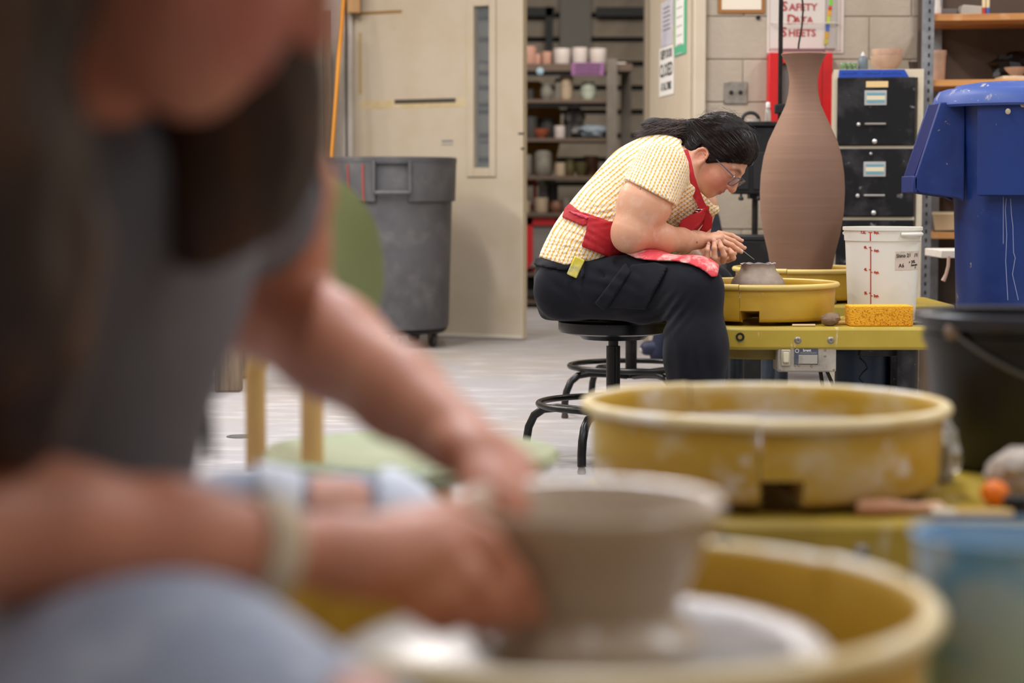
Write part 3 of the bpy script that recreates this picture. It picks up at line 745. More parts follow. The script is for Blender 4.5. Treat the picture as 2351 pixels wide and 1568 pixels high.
for lo, hi in (((-wd / 2, 0), (-wd / 2 + .1, ht)), ((wd / 2 - .02, 0), (wd / 2, ht)), ((-wd / 2, ht - .055), (wd / 2, ht)), ((-wd / 2, 0), (wd / 2, .03))): f.bx((lo[0], -.02, lo[1]), (hi[0], .3, hi[1]))
f.build('frame', rd, t, bev=.003)
MB().bx((-wd / 2 + .09, .0, .02), (wd / 2 - .01, .28, ht - .05)).build('front_panel', M('crate_grey', (112, 108, 104), .6), t)
def crumple(name, mat, c, r, label, cat, seed, group=None, amp=.35):
    g = np.random.default_rng(seed); m = MB(); n1, n2 = 10, 16
    prof = []
    vs = []; fs = []
    for i in range(n1 + 1):
        for j in range(n2):
            th, ph = PI * i / n1, 2 * PI * j / n2
            k = 1 + g.uniform(-amp, amp) * math.sin(th)
            vs.append((r[0] * k * math.sin(th) * math.cos(ph), r[1] * k * math.sin(th) * math.sin(ph), r[2] * max(-1, min(1.1, -math.cos(th) * (1 + g.uniform(-amp, amp) * .5)))))
    for i in range(n1):
        for j in range(n2):
            q = (j + 1) % n2; fs.append((i * n2 + j, i * n2 + q, (i + 1) * n2 + q, (i + 1) * n2 + j))
    o = m.add(vs, fs).build(name, mat, None, angle=25, loc=(c[0], c[1], c[2] + r[2]))
    return tag(o, label, cat, group)
bagm = M('grey_bag', (118, 114, 112), .3, var=[((166, 162, 158), 9, .5, .7)])
p = at(1318, 318, 14.75); crumple('plastic_bag', bagm, (p[0], 14.78, SZ[2]), (.075, .08, .125), 'crumpled grey plastic bag on the third shelf', 'bag', 3)
p = at(1360, 318, 14.62); crumple('cloth_bundle', M('blue_grey_cloth', (116, 124, 132), .7), (p[0], 14.62, SZ[2]), (.105, .08, .05), 'blue grey cloth bundle by the shelf post', 'cloth', 5)
p = at(1222, 626, 14.6); crumple('grey_bundle', M('bundle_grey', (100, 94, 88), .8), (p[0], 14.62, SZ[5] + .0), (.12, .1, .045), 'grey bundle low on the store room shelf', 'bundle', 8)
p = at(1427, 140, 14.7)
tag(MB().bx((-.036, -.03, 0), (.036, .03, .022)).build('white_block', MATS['wh'], None, bev=.006, loc=(p[0], 14.75, SZ[0])), 'small white block past the post on the top shelf', 'block')

# ------------------------------------------------------------------ steel rack by the filing cabinet
RY = 9.02
rx0 = at(2118, 0, RY)[0]
rk = thing('slotted_rack', 'grey slotted steel rack with tan shelves beside the filing cabinet', 'shelf', (rx0, RY, 0), -.16)
RW = 1.55
RS = {}
for key, py in (('top', 34), ('mid', 184), ('low', 533), ('gap', 365)):
    z = at(0, py, RY + .03)[2]; RS[key] = z
    MB().bx((.03, .012, z - .030), (RW, .52, z)).build('shelf_board', tanwood, rk, bev=.003)
MB().bx((.03, .012, .1), (RW, .52, .13)).build('shelf_board', darkwood, rk, bev=.003)
MB().bx((.0, .525, .05), (RW, .535, 2.1)).build('back_sheet', M('brown_sheet', (88, 74, 64), .8, var=[((70, 58, 50), 2, .4, .7)]), rk)
slot = MB().box((0, 0, 0), (.0075, .0035, .0165)).build('slot', M('slot_dark', (28, 28, 30), .8), None)
first = True
for (x, y) in ((0, 0), (RW, 0), (.06, .5), (RW, .5)):
    po = MB().bx((x, y - .002, 0), (x + .053, y, 2.1)).bx((x, y, 0), (x + .002, y + .035, 2.1)).build('post', steelgrey, rk)
    if (x, y) == (0, 0):
        for i in range(50):
            o = slot if first else slot.copy()
            if not first: col.objects.link(o)
            first = False
            o.parent = po; o.location = (.032, -.0025, 2.06 - i * .0395)
def on_rack(px): return at(px, 0, RY + .1)[0]
t = thing('tall_clay_cup', 'tall pinkish clay beaker on the rack beside the post', 'cup', (on_rack(2158), RY + .14, RS['mid']))
MB().lathe([(0, 0), (.034, 0), (.036, .01), (.040, .118), (.043, .122), (.043, .14), (.038, .14), (.034, .02), (0, .012)], 24).build('body', clay_pink, t)
p = RS['mid']; zx = on_rack(2338)
tag(MB().bx((-.07, -.08, 0), (.1, .08, .022)).build('clay_slab', M('pale_slab', (222, 198, 168), .7), None, bev=.006, loc=(zx, RY + .15, p)), 'pale flat slab on the rack shelf above the blue bin', 'slab')
tag(MB().lathe([(0, 0), (.02, 0), (.05, .03), (.056, .042), (.05, .042), (.042, .026), (0, .01)], 24).build('small_bowl', clay_pink, None, loc=(zx + .01, RY + .15, p + .022)), 'small beige bowl on the pale slab in the rack', 'bowl')
crumple('black_bag', blackp, (zx + .04, RY + .29, p), (.11, .08, .07), 'black crumpled bag behind the small beige bowl', 'bag', 12)
t = thing('white_bottle', 'white tapered bottle with a pink foot on the top rack shelf', 'bottle', (on_rack(2155), RY + .12, RS['top']))
MB().lathe([(0, 0), (.017, 0), (.017, .03), (.013, .05), (.011, .12), (0, .122)], 16).build('body', M('bottle_white', (206, 200, 196), .4), t)
MB().lathe([(.0175, .002), (.0178, .003), (.0178, .013), (.0175, .014)], 16).build('pink_band', M('band_pink', (198, 130, 120), .5), t)
t = thing('pale_tray', 'pale plastic box on the top shelf of the rack', 'box', (on_rack(2232), RY + .14, RS['top']))
MB().prism([(-.05, 0), (.05, 0), (.05, .045), (-.04, .052), (-.05, .03)], -.04, .04, 'y').build('body', M('pale_grey_plastic', (0, 0, 0)), t, bev=.004)
MB().bx((-.049, -.0415, .0), (.049, -.0398, .006)).build('red_edge', M('band_pink', (0, 0, 0)), t)
tag(MB().bx((-.045, -.05, 0), (.035, .05, .038)).build('grey_carton', M('carton_grey', (108, 100, 98), .6), None, bev=.004, loc=(on_rack(2187), RY + .2, RS['top'])), 'grey carton on the top rack shelf by the white bottle', 'box')
for i, (px, c_) in enumerate(((2259, (176, 56, 36)), (2268, (70, 96, 176)))):
    t = thing('glue_stick', ['red based marker standing on the top rack shelf', 'blue based marker standing next to the red one'][i], 'marker', (on_rack(px), RY + .1, RS['top']), 0, 'markers on the rack')
    MB().lathe([(0, 0), (.0088, 0), (.0088, .038), (0, .038)], 14).build('base', M('marker%d' % i, c_, .4), t)
    MB().lathe([(0, .038), (.0085, .038), (.0085, .095), (.004, .105), (0, .106)], 14).build('cap', M('marker_cap', (214, 198, 158), .5), t)
t = thing('cream_tub', 'cream tub standing on the low rack shelf beside the blue bin', 'tub', (on_rack(2188), RY + .16, RS['low']))
MB().lathe([(0, 0), (.05, 0), (.062, .074), (.066, .078), (.066, .09), (.058, .09), (.046, .01), (0, .01)], 26).build('body', M('tub_cream', (214, 198, 164), .5), t)
tag(MB().tube([(-.06, 0, .004), (.06, 0, .004)], [.003, .005], 8).build('paint_brush', blackp, None, loc=(on_rack(2176), RY + .05, RS['low'] + .001)), 'thin black brush lying at the front of the low rack shelf', 'brush')

# white table whose end shows beside the bin, with a hanging strap
wy = 7.75
A = at(2161, 575, wy)
t = thing('white_table', 'white painted plank table behind the blue bin', 'table', (A[0], wy, 0))
wtm = M('white_paint_worn', (216, 208, 198), .6, var=[((150, 140, 130), 16, .64, .74)])
for i in range(3):
    MB().bx((0, i * .105, A[2] - .03), (.9, i * .105 + .1, A[2])).build('plank', wtm, t, bev=.003)
for x in (.2, .86):
    for y in (.02, .28): MB().bx((x, y, 0), (x + .045, y + .045, A[2] - .03)).build('leg', wtm, t, bev=.003)
q = [at(x, y, wy - .012) for x, y in ((2178, 588), (2177, 610), (2172, 630), (2165, 645))]
tag(MB().tube([p_ - q[0] for p_ in q], [.006, .0065, .0065, .009], 8).build('hanging_strap', M('pink_strap', (186, 156, 140), .6), None, loc=q[0]), 'short pinkish strap hanging from the white table edge', 'strap')

# ------------------------------------------------------------------ blue lidded bin
BY = 6.9
bluem = M('blue_bin_plastic', (19, 48, 110), .42, var=[((14, 36, 94), 3, .4, .7), ((56, 78, 136), 1.6, .52, .8), ((176, 162, 136), 26, .68, .76)], bump=(60, .05))
bluer = M('blue_rim_dusty', (62, 86, 150), .5, var=[((52, 78, 152), 5, .4, .7), ((176, 168, 156), 22, .6, .72, (1, 1, .6)), ((206, 200, 200), 60, .66, .76)])
bx_ = at(2149, 0, BY)[0] + .305
zb = at(0, 240, BY - .2)[2]
bb = thing('blue_bin', 'blue lidded plastic bin spattered with clay, tall beside the rack', 'bin', (bx_, BY, .44))
z0, zr = 0, zb - .44
MB().lathe([(0, 0), (.208, 0), (.214, .02), (.232, zr - .2), (.246, zr + .02), (.236, zr + .02), (.208, .03), (0, .02)], 56).build('body', bluem, bb)
MB().lathe([(.262, zr - .002), (.298, zr - .004), (.305, zr + .004), (.3, zr + .03), (.285, zr + .052), (.26, zr + .06), (.25, zr + .05)], 56, close=True).build('rim', bluer, bb)
MB().lathe([(0, zr + .085), (.16, zr + .082), (.225, zr + .072), (.25, zr + .05), (.24, zr + .045), (0, zr + .06)], 56).build('lid', bluer, bb)
sk = MB(); arcband(sk, .255, .262, zr - .305, zr + .0, -.80, 1.2, .02, 26); sk.build('skirt', bluem, bb)
sk = MB(); arcband(sk, .255, .262, zr - .305, zr + .0, 2.0, 4.2, .02, 20); sk.build('skirt', bluem, bb)
# flared side handle on the side facing the potter
lx = lambda px: at(px, 300, BY - .07)[0] - bx_
lz = lambda py: at(0, py, BY - .07)[2] - .44
poly = [(lx(2152), lz(236)), (lx(2210), lz(236)), (lx(2212), lz(462)), (lx(2196), lz(455)), (lx(2110), lz(443)), (lx(2097), lz(434)), (lx(2096), lz(412)), (lx(2100), lz(402))]
for y0 in (-.105, .085): MB().prism(poly, y0, y0 + .02, 'y').build('handle_cheek', bluem, bb, bev=.004)
g = MB().bx((lx(2094), -.105, lz(443)), (lx(2104), .105, lz(404))); g.tube([(lx(2106), -.1, lz(436)), (lx(2106), .1, lz(436))], .012, 10)
g.build('grip', bluem, bb, bev=.004)
MB().prism([(lx(2153), lz(238)), (lx(2160), lz(238)), (lx(2108), lz(402)), (lx(2098), lz(404))], -.085, .085, 'y').build('handle_face', M('deep_blue', (10, 26, 84), .6, spec=.25, var=[((150, 140, 130), 30, .7, .76)]), bb)
drip = M('dried_slip', (134, 142, 176), .6)
for path in (((2312, 455), (2310, 480), (2314, 540), (2312, 600), (2318, 690)), ((2322, 456), (2324, 490), (2328, 520), (2330, 580), (2334, 592), (2328, 630), (2342, 690)), ((2305, 452), (2306, 560))):
    pp = []
    for px, py in path:
        d_ = BY - .24; q_ = at(px, py, d_); yy = -math.sqrt(max(.01, .24 ** 2 - min(.22, abs(q_[0] - bx_)) ** 2)) + .006 * 0
        q_ = at(px, py, BY + yy)
        rr_ = .214 + (.232 - .214) * min(1, max(0, (q_[2] - .46) / .5)); ang = math.asin(max(-.99, min(.99, (q_[0] - bx_) / rr_)))
        pp.append((rr_ * math.sin(ang), -rr_ * math.cos(ang) - .0005, q_[2] - .44))
    MB().tube(pp, .0014, 5).build('dried_drip', drip, bb)
for px, py in ((2313, 256), (2347, 240)):
    q_ = at(px, py, BY - .27); m = MB(); m.ball((q_[0] - bx_, -.2765, q_[2] - .44), .009, 9, (1, .2, 1.1)); m.build('clay_splat', M('clay_splat', (170, 152, 126), .8), bb)
t = thing('low_bench', 'low wooden bench that carries the blue bin', 'bench', (bx_, BY, 0))
for i in range(4): MB().bx((-.33, -.24 + i * .12, .405), (.36, -.24 + i * .12 + .114, .44)).build('plank', oldwood, t, bev=.003)
for x in (-.31, .28):
    for y in (-.22, .17): MB().bx((x, y, 0), (x + .06, y + .06, .405)).build('leg', oldwood, t, bev=.003)
# ------------------------------------------------------------------ potter's wheels
def yellow(name, dirt=0., c=(198, 158, 52)):
    v = [((182, 138, 38), 4, .4, .7)]
    if dirt: v += [((208, 184, 138), 6, .62 - dirt * .27, .74 - dirt * .2, (1, 1, 1.5)), ((220, 204, 186), 13, .66 - dirt * .16, .72 - dirt * .08)]
    else: v += [((212, 190, 140), 40, .71, .76)]
    return M(name, c, .42, var=v, spec=.45)
Y_clean = yellow('yellow_pan', 0); Y_dirty = yellow('yellow_pan_slip', .55); Y_fore = yellow('yellow_pan_fore', .15)
T_clean = M('table_yellow', (180, 156, 60), .45, var=[((172, 144, 44), 5, .4, .7), ((206, 194, 156), 26, .62, .7, (1, 1, .25))])
T_dirty = M('table_yellow_slip', (184, 154, 50), .42, var=[((150, 124, 50), 5, .4, .7), ((206, 192, 158), 14, .58, .7, (1, 1, .3))])
rim_c = M('rim_slip', (226, 204, 156), .35, var=[((206, 172, 92), 9, .5, .66), ((236, 226, 210), 10, .5, .64)])
rim_clean = M('rim_yellow', (212, 184, 104), .4)
alu = M('wheel_head_alu', (186, 184, 188), .3, .85, var=[((140, 138, 136), 6, .4, .7)])
legm = M('leg_blue_grey', (66, 76, 88), .4, .3, var=[((42, 48, 56), 10, .4, .7), ((180, 178, 172), 60, .7, .76)])
legk = M('leg_black_splashed', (22, 23, 25), .45, var=[((190, 184, 172), 34, .66, .72), ((60, 60, 62), 9, .5, .7)])
motor_m = M('motor_blue', (30, 44, 62), .5, var=[((20, 28, 40), 8, .4, .7), ((150, 146, 138), 60, .72, .78)])
boxm = M('control_box_grey', (158, 148, 132), .6, var=[((124, 114, 100), 22, .5, .72), ((190, 182, 166), 7, .5, .75)])
PAN_Z, PAN_H = .465, .115
def pan_half(name, t0, t1, notch, mat, rmat, parent, z=PAN_Z, rs=1.):
    prof = [(.20, 0), (.222, 0), (.232, .004), (.238, .014), (.2425, .098)]
    lip = [(.2475 + .0085 * math.cos(a), .1075 + .0085 * math.sin(a)) for a in np.linspace(-2.4, 2.6, 12)]
    inn = [(.2385, .098), (.234, .018), (.225, .012), (.06, .012), (.06, .006), (.20, .006)]
    n = 44; cols = []
    for i in range(n + 1): cols.append((t0 + (t1 - t0) * i / n, None))
    if notch:
        cols += [(notch[0], 0), (notch[1], 0), (notch[0] - 1e-4, None), (notch[1] + 1e-4, None)]
    cols = sorted([c for c in cols if t0 - 1e-9 <= c[0] <= t1 + 1e-9], key=lambda c: c[0])
    P = prof + lip + inn; k = len(P); vs = []; fs = []
    for a, _ in cols:
        inside = notch and notch[0] - 1e-6 <= a <= notch[1] + 1e-6
        for j, (r, h) in enumerate(P):
            if inside and r > .19 and h < .036:
                h = .036 if h > .011 or j < len(prof) else .036; r = .2395 if j < len(prof) else .236 if j < len(P) - 3 else r
            vs.append((r * rs * math.sin(a), -r * rs * math.cos(a), z + h))
    m = len(cols)
    for i in range(m - 1):
        for j in range(k):
            q = (j + 1) % k; fs.append((i * k + j, (i + 1) * k + j, (i + 1) * k + q, i * k + q))
    fs += [tuple(range(k - 1, -1, -1)), tuple(range((m - 1) * k, m * k))]
    o = MB().add(vs, fs).build(name, mat, parent, angle=50)
    o.data.materials.append(rmat)
    L0, L1 = len(prof) - 1, len(prof) + len(lip) - 1
    for i, p in enumerate(o.data.polygons):
        if i < (m - 1) * k and L0 <= i % k < L1: p.material_index = 1
    return o
def wheel(label, loc, pan, tab, rmat, seam, notch, back_seam, lw=.52, detail=True, rz=0.):
    t = thing('pottery_wheel_machine', label, 'pottery wheel', loc, rz)
    g = .004
    pan_half('pan_half', seam + g, back_seam - g, notch, pan, rmat, t)
    pan_half('pan_half', back_seam - 2 * PI + g, seam - g, None, pan, rmat, t, z=PAN_Z + .0015, rs=1.004)
    # table top with one rounded end
    pts = []
    def corner(cx, cy, r, a0, a1, n=8):
        for i in range(n + 1):
            a = a0 + (a1 - a0) * i / n; pts.append((cx + r * math.cos(a), cy + r * math.sin(a)))
    corner(-.255 + .2, .265 - .2, .2, PI, PI / 2); corner(lw - .03, .265 - .03, .03, PI / 2, 0)
    corner(lw - .03, -.265 + .03, .03, 0, -PI / 2); corner(-.255 + .2, -.265 + .2, .2, -PI / 2, -PI)
    tt = MB().prism(pts, .384, .454, 'z').build('table_top', tab, t, bev=.010)
    sm = M('bolt_steel', (150, 140, 124), .45, .6)
    for x in (.09, .19):
        b = MB().lathe([(0, .0015), (.0035, .0015), (.0035, .004), (.0065, .0045), (.0085, .001), (.012, -.0005), (.012, -.002)], 14).build('bolt', sm, tt, rot=(PI / 2, 0, 0)); b.location = (x - .0, -.2655, .414)
    b = MB().lathe([(.007, -.001), (.0085, .002), (.013, .002), (.0135, 0)], 14, close=True).build('screw_hole', M('hole_black', (18, 16, 14), .6), tt, rot=(PI / 2, 0, 0)); b.location = (-.085, -.2655, .424)
    MB().lathe([(0, .350), (.205, .350), (.212, .356), (.212, .384), (0, .384)], 40).build('drive_housing', M('housing_ochre', (122, 104, 44), .5, var=[((180, 166, 130), 40, .68, .74)]), t)
    MB().lathe([(0, .545), (.166, .545), (.176, .541), (.178, .536), (.172, .527), (.05, .52), (.03, .50), (.03, .47), (0, .47)], 56).build('wheel_head', alu, t)
    for i, (x, y, m_) in enumerate(((-.10, .19, legm), (-.10, -.19, legk), (-.045, .2, legm), (lw - .085, -.2, legk), (lw - .085, .2, legk))):
        if i < 1 or (x, y) == (-.10, -.19): continue
        MB().tube([(x, y, .0), (x, y, .386)], .027 if m_ is legm else .033, 14).build('leg', m_, t)
    MB().tube([(-.12, .0, .0), (-.12, 0, .35)], .027, 14).build('leg', legm, t)
    mo = MB().lathe([(0, .215), (.075, .215), (.083, .225), (.083, .375), (0, .384)], 28, c=(.325, -.03, 0)).build('motor', motor_m, t)
    MB().tube([(.325 + .084 * math.sin(a), -.03 - .084 * math.cos(a), z) for a, z in [(-.1 + .16 * math.sin(q * 1.5), .235 + .016 * q) for q in range(9)]], .002, 5).build('seam_line', blackp, mo)
    MB().bx((.30, -.15, .355), (.42, .10, .384)).bx((.405, -.09, .23), (.435, .06, .384)).build('motor_bracket', legk, t, bev=.003)
    cb = MB().bx((.03, -.262, .317), (.208, -.15, .392)).build('control_box', boxm, t, bev=.005)
    sw = MB().bx((.040, -.268, .336), (.068, -.261, .386)).build('switch_plate', M('switch_cream', (176, 166, 142), .5), cb, bev=.003)
    MB().prism([(-.277, .347), (-.262, .343), (-.262, .379), (-.270, .379)], .045, .063, 'x').build('rocker_switch', M('rocker_cream', (192, 180, 150), .45), cb, bev=.003)
    pm_ = M('plate_slate', (70, 76, 86), .5, var=[((120, 120, 118), 30, .55, .7)])
    MB().bx((.080, -.2645, .341), (.152, -.261, .388)).build('rating_plate', pm_, cb)
    MB().bx((.093, -.2655, .343), (.150, -.2640, .370)).build('plate_field', M('plate_field', (168, 160, 146), .5), cb)
    pl = MB()
    for i in range(4): pl.bx((.094, -.2662, .3455 + .006 * i), (.094 + .012 - .002 * (i % 2), -.2654, .3475 + .006 * i))
    for i in range(2): pl.bx((.098, -.2652, .373 + .004 * i), (.148, -.2644, .3745 + .004 * i))
    pl.build('print_line', M('plate_print', (150, 146, 138), .5), cb)
    text('lettering', 'brent', .011, M('plate_letter', (206, 202, 194), .5), cb, (.118, -.2648, .3835), bold=.0004)
    MB().lathe([(.0045, 0), (.0062, 0), (.0062, .0006), (.0045, .0006)], 14, close=True).build('emblem_ring', M('plate_letter', (0, 0, 0)), cb, rot=(PI / 2, 0, 0)).location = (.088, -.2646, .382)
    for x, z in ((.037, .324), (.201, .324), (.174, .384), (.174, .366), (.133, .335), (.083, .338), (.094, .338)):
        s_ = MB().lathe([(0, .0022), (.0028, .0018), (.004, 0)], 10).build('screw', sm, cb, rot=(PI / 2, 0, 0)); s_.location = (x, -.262, z)
    for k in range(2):
        MB().tube([(.17 + .018 * k, -.19, .32), (.175 + .03 * k, -.2, .28), (.20 + .035 * k, -.15, .2), (.26, -.05, .24)], .006, 6).build('cable', blackp, t)
    MB().bx((.02, -.14, .0), (.14, .1, .03)).bx((.03, -.13, .03), (.13, .02, .05)).build('foot_pedal', legk, t, bev=.006)
    return t
ang = lambda dpx, r: math.asin(dpx / r)
CX, CYY = at(1740, 640, 6.28)[0], 6.28
wC = wheel('yellow pottery wheel holding the small cut pot before the seated potter', (CX, CYY, 0), Y_clean, T_clean, rim_clean, -.35, (-.345, -.10), PI - .30)
wD = copy_tree(wC); DX, DY = at(1840, 600, 7.42)[0], 7.42
wD.location = (DX, DY, 0)
wD['label'] = 'yellow pottery wheel holding the very tall narrow necked vase'
BX, BYY = at(1757, 920, 2.76)[0], 2.76
wB = wheel('yellow slip streaked pottery wheel with an empty pan beside the black bucket', (BX, BYY, 0), Y_dirty, T_dirty, rim_c, -.155, (-.148, .085), PI + .36 - .0, lw=.86)
AX, AYY = at(1342, 1390, 1.43)[0], 1.43
wA = wheel('nearest yellow pottery wheel carrying the bowl being thrown', (AX, AYY, 0), Y_fore, T_dirty, rim_c, 2.2, None, 2.2 + PI, lw=.62)

slip = M('white_slip', (214, 206, 200), .25, var=[((184, 172, 160), 30, .45, .65)], bump=(60, .4))
m = MB(); m.lathe([(.150, .5445), (.154, .5475), (.163, .5490), (.172, .5478), (.1785, .5425), (.1795, .537), (.1782, .535), (.160, .5448)], 40, a0=1.15, a1=3.3, close=True); m.build('slip_ring', slip, wA)
# ------------------------------------------------------------------ vase, cut pot, bowl
vs_ = lambda px: (px - 1840) / 4571 * DY
vz = lambda py: at(0, py, DY)[2]
clayv = M('brown_clay', (133, 101, 82), .75, var=[((128, 97, 79), 14, .4, .7, (.04, .04, 1)), ((140, 107, 88), 60, .5, .75, (.03, .03, 1))], bump=(130, .03, (.02, .02, 1)))
outl = [(1913, 604), (1917, 580), (1927, 540), (1935, 490), (1937, 440), (1935, 400), (1929, 360), (1919, 325), (1903, 290), (1890, 262), (1880, 240), (1874, 215), (1872, 190), (1874, 170), (1879, 150), (1887, 132)]
zb_ = .545
prof = [(0, zb_), (.105, zb_), (.107, zb_ + .01)]
prof = prof[:2] + [(vs_(px) * .995, vz(py)) for px, py in outl if vz(py) > zb_ + .012] + [(vs_(1890.5), vz(127)), (vs_(1891.5), vz(124.5)), (vs_(1889.5), vz(123)), (vs_(1884), vz(125)), (.045, vz(165)), (.04, vz(195)), (.045, vz(245)), (.10, vz(330)), (.14, vz(440)), (.10, vz(600)), (0, zb_ + .02)]
vt = MB().lathe([(r, z - zb_) for r, z in prof], 64).build('tall_vase', clayv, None, loc=(DX, DY, zb_))
tag(vt, 'very tall brown clay vase with narrow neck on the far wheel', 'vase')
# cut pot: torn rim
pz = lambda py: at(0, py, CYY)[2] - .545
pr_ = lambda px: (px - 1738) / 4571 * CYY
clayc = M('grey_clay', (158, 140, 122), .7, var=[((128, 112, 102), 12, .42, .7), ((176, 158, 138), 5, .5, .75)], bump=(35, .25))
m = MB(); n = 56
prof = [(0, 0), (.05, 0), (.062, .006), (pr_(1801), pz(652) - .004), (pr_(1797), pz(642)), (pr_(1787), pz(630)), (pr_(1779), pz(619)), (pr_(1776), pz(610)), (pr_(1778.5), pz(605))]
prof[3] = (pr_(1801), .022); prof[2] = (.075, .006)
inn = [(-.006, .0), (-.007, -.008), (-.007, -.02)]
pv = []; g = np.random.default_rng(4)
jz = np.convolve(np.tile(g.uniform(-1, 1, n), 3), [.25, .5, .25], 'same')[n:2 * n]
for i in range(n):
    a = 2 * PI * i / n
    for j, (r, z) in enumerate(prof): pv.append((r * math.sin(a), -r * math.cos(a), z + (jz[i] * .0045 if j == len(prof) - 1 else 0)))
    rl, zl = prof[-1]
    for dr_, dz in inn: pv.append(((rl + dr_) * math.sin(a), -(rl + dr_) * math.cos(a), zl + dz + jz[i] * .0045 * (dz > -.01)))
    pv.append((0.02 * math.sin(a), -.02 * math.cos(a), .02))
k = len(prof) + len(inn) + 1
pf = [(i * k + j, ((i + 1) % n) * k + j, ((i + 1) % n) * k + j + 1, i * k + j + 1) for i in range(n) for j in range(k - 1)]
cp = MB().add(pv, pf).build('cut_pot', clayc, None, loc=(CX, CYY, .545), angle=60)
cp.data.materials.append(M('wet_cut_edge', (190, 180, 182), .4))
for i, p in enumerate(cp.data.polygons):
    if len(prof) - 1 <= i % (k - 1) <= len(prof): p.material_index = 1
tag(cp, 'small grey clay pot with a torn rim being trimmed on the wheel', 'pot')
# bowl in the foreground
clayf = M('wet_clay', (190, 172, 150), .28, var=[((166, 148, 124), 14, .4, .7, (.15, .15, 1)), ((168, 150, 124), 30, .55, .75, (.1, .1, 1))], bump=(70, .05, (.1, .1, 1)))
bz = .545
rim_z = at(1342, 1150, 1.43)[2] - bz
outl = [(0, 0), (.084, 0), (.0825, .008), (.073, .015), (.0665, .024), (.069, .036), (.079, .058), (.0895, .082), (.0965, rim_z - .008), (.0992, rim_z - .001), (.097, rim_z + .0028), (.0895, rim_z + .0016), (.0845, rim_z - .007), (.078, .075), (.062, .035), (.03, .018), (0, .014)]
tag(MB().lathe(outl, 72).build('thrown_bowl', clayf, None, loc=(AX + .002, AYY, bz)), 'wet grey brown bowl being thrown between the hands', 'bowl')

# ------------------------------------------------------------------ white measuring bucket
q = at(2025, 620, 6.34)
wb = thing('measuring_bucket', 'white eight quart bucket with red scale and tape label', 'bucket', (q[0], 6.34, .454))
s_ = 4571 / 6.34
wz = lambda py: at(0, py, 6.34 - .1)[2] - .454
rT, rB = 88 / s_, 76 / s_
H = wz(522)
wm = M('white_bucket_plastic', (222, 218, 206), .4, var=[((206, 196, 176), 5, .5, .8)], sss=.0)
zr_ = wz(555)
R1 = 84.5 / s_
MB().lathe([(0, 0), (rB - .004, 0), (rB, .004), (R1, zr_), (rT - .002, zr_ + .002), (rT, H - .012), (rT + .0035, H - .01), (rT + .0035, H), (rT - .004, H), (R1 - .004, zr_), (rB - .004, .01), (0, .006)], 64).build('body', wm, wb)
rat = lambda z: (rB + (R1 - rB) * z / zr_) if z < zr_ else rT - .001
def on_bucket(a, z, out=.0006): r = rat(z) + out; return (r * math.sin(a), -r * math.cos(a), z)
rs_ = M('scale_red', (186, 52, 40), .5)
aS = -math.asin(40 / 84)
line = MB()
def bar(a0, a1, z0, z1, nn=3):
    vs = []; fs = []
    for i in range(nn + 1):
        a = a0 + (a1 - a0) * i / nn
        for z in (z0, z1): vs.append(on_bucket(a, z, .0003)); vs.append(on_bucket(a, z, .0011))
    for i in range(nn):
        b = i * 4; fs += [(b, b + 4, b + 6, b + 2), (b + 1, b + 3, b + 7, b + 5), (b, b + 1, b + 5, b + 4), (b + 2, b + 6, b + 7, b + 3)]
    fs += [(0, 2, 3, 1), (nn * 4, nn * 4 + 1, nn * 4 + 3, nn * 4 + 2)]
    line.add(vs, fs)
bar(aS - .013, aS + .013, .003, wz(566), 1); bar(aS - .013, aS + .013, wz(553), wz(534), 1)
ticks = [(534, 534), (568, 575), (619, 625), (673, 679)]
for i, (pl_, pr2) in enumerate(ticks):
    bar(aS - .05, aS + (.05 if i == 0 else 0), wz(pl_) - .0012, wz(pl_) + .0012, 1)
    if i: bar(aS, aS + .05, wz(pr2) - .0012, wz(pr2) + .0012, 1)
line.build('scale_line', rs_, wb)
def btext(body, a, z, size, mat, bold=.0005, sx=1.):
    p = on_bucket(a, z, .0008); slope = math.atan2(R1 - rB, zr_) if z < zr_ else 0
    e = (Matrix.Rotation(a, 4, 'Z') @ Matrix.Rotation(PI / 2 + slope, 4, 'X')).to_euler()
    text('lettering', body, size, mat, wb, p, rot=e, ext=.0005, sx=sx, bold=bold)
for (pl_, pr2), l, r in zip(ticks, ('7.5L', '6L', '4L', '2L'), ('8qt.', '6qt.', '4qt.', '2qt.')):
    btext(l, aS - .15 - (.05 if l == '7.5L' else 0), wz(pl_), .0105, rs_); btext(r, aS + .16, wz(pr2), .0105, rs_)
# tape label with handwriting
a0, a1 = math.asin(15 / 83), math.asin(79 / 83)
mm_ = MB(); line = mm_; bar(a0, a1 - .02, wz(620), wz(577), 6); mm_.build('tape_label', M('dirty_tape', (206, 190, 176), .55, var=[((192, 136, 116), 9, .58, .72), ((176, 166, 152), 20, .5, .7)]), wb)
hand = ink
for body, a, py, sz in (('Shino 21', .42, 587, .0165), ('(7%)', .93, 586, .014), ('A6', .36, 610, .018), ('+ 20%', .74, 602, .0135), ('Bentonite', .86, 609, .0098), ('LT', .93, 615, .0095)):
    p = on_bucket(a, wz(py), .0014)
    e = (Matrix.Rotation(a, 4, 'Z') @ Matrix.Rotation(PI / 2 + .04, 4, 'X') @ Matrix.Rotation(.05, 4, 'Z')).to_euler()
    text('handwriting', body, sz, hand if body[0] != '(' else M('faint_ink', (130, 120, 114), .6), wb, p, rot=e, ext=.0004, sx=.95)
for a, sx in ((.72, 1), (-PI + .72, 1)):
    h = MB()
    h.tube([on_bucket(a + q_, H - .022, .012 - .010 * abs(q_ / .42) ** 3) for q_ in np.linspace(-.42, .42, 9)], .006, 8)
    h.build('side_handle', wm, wb)

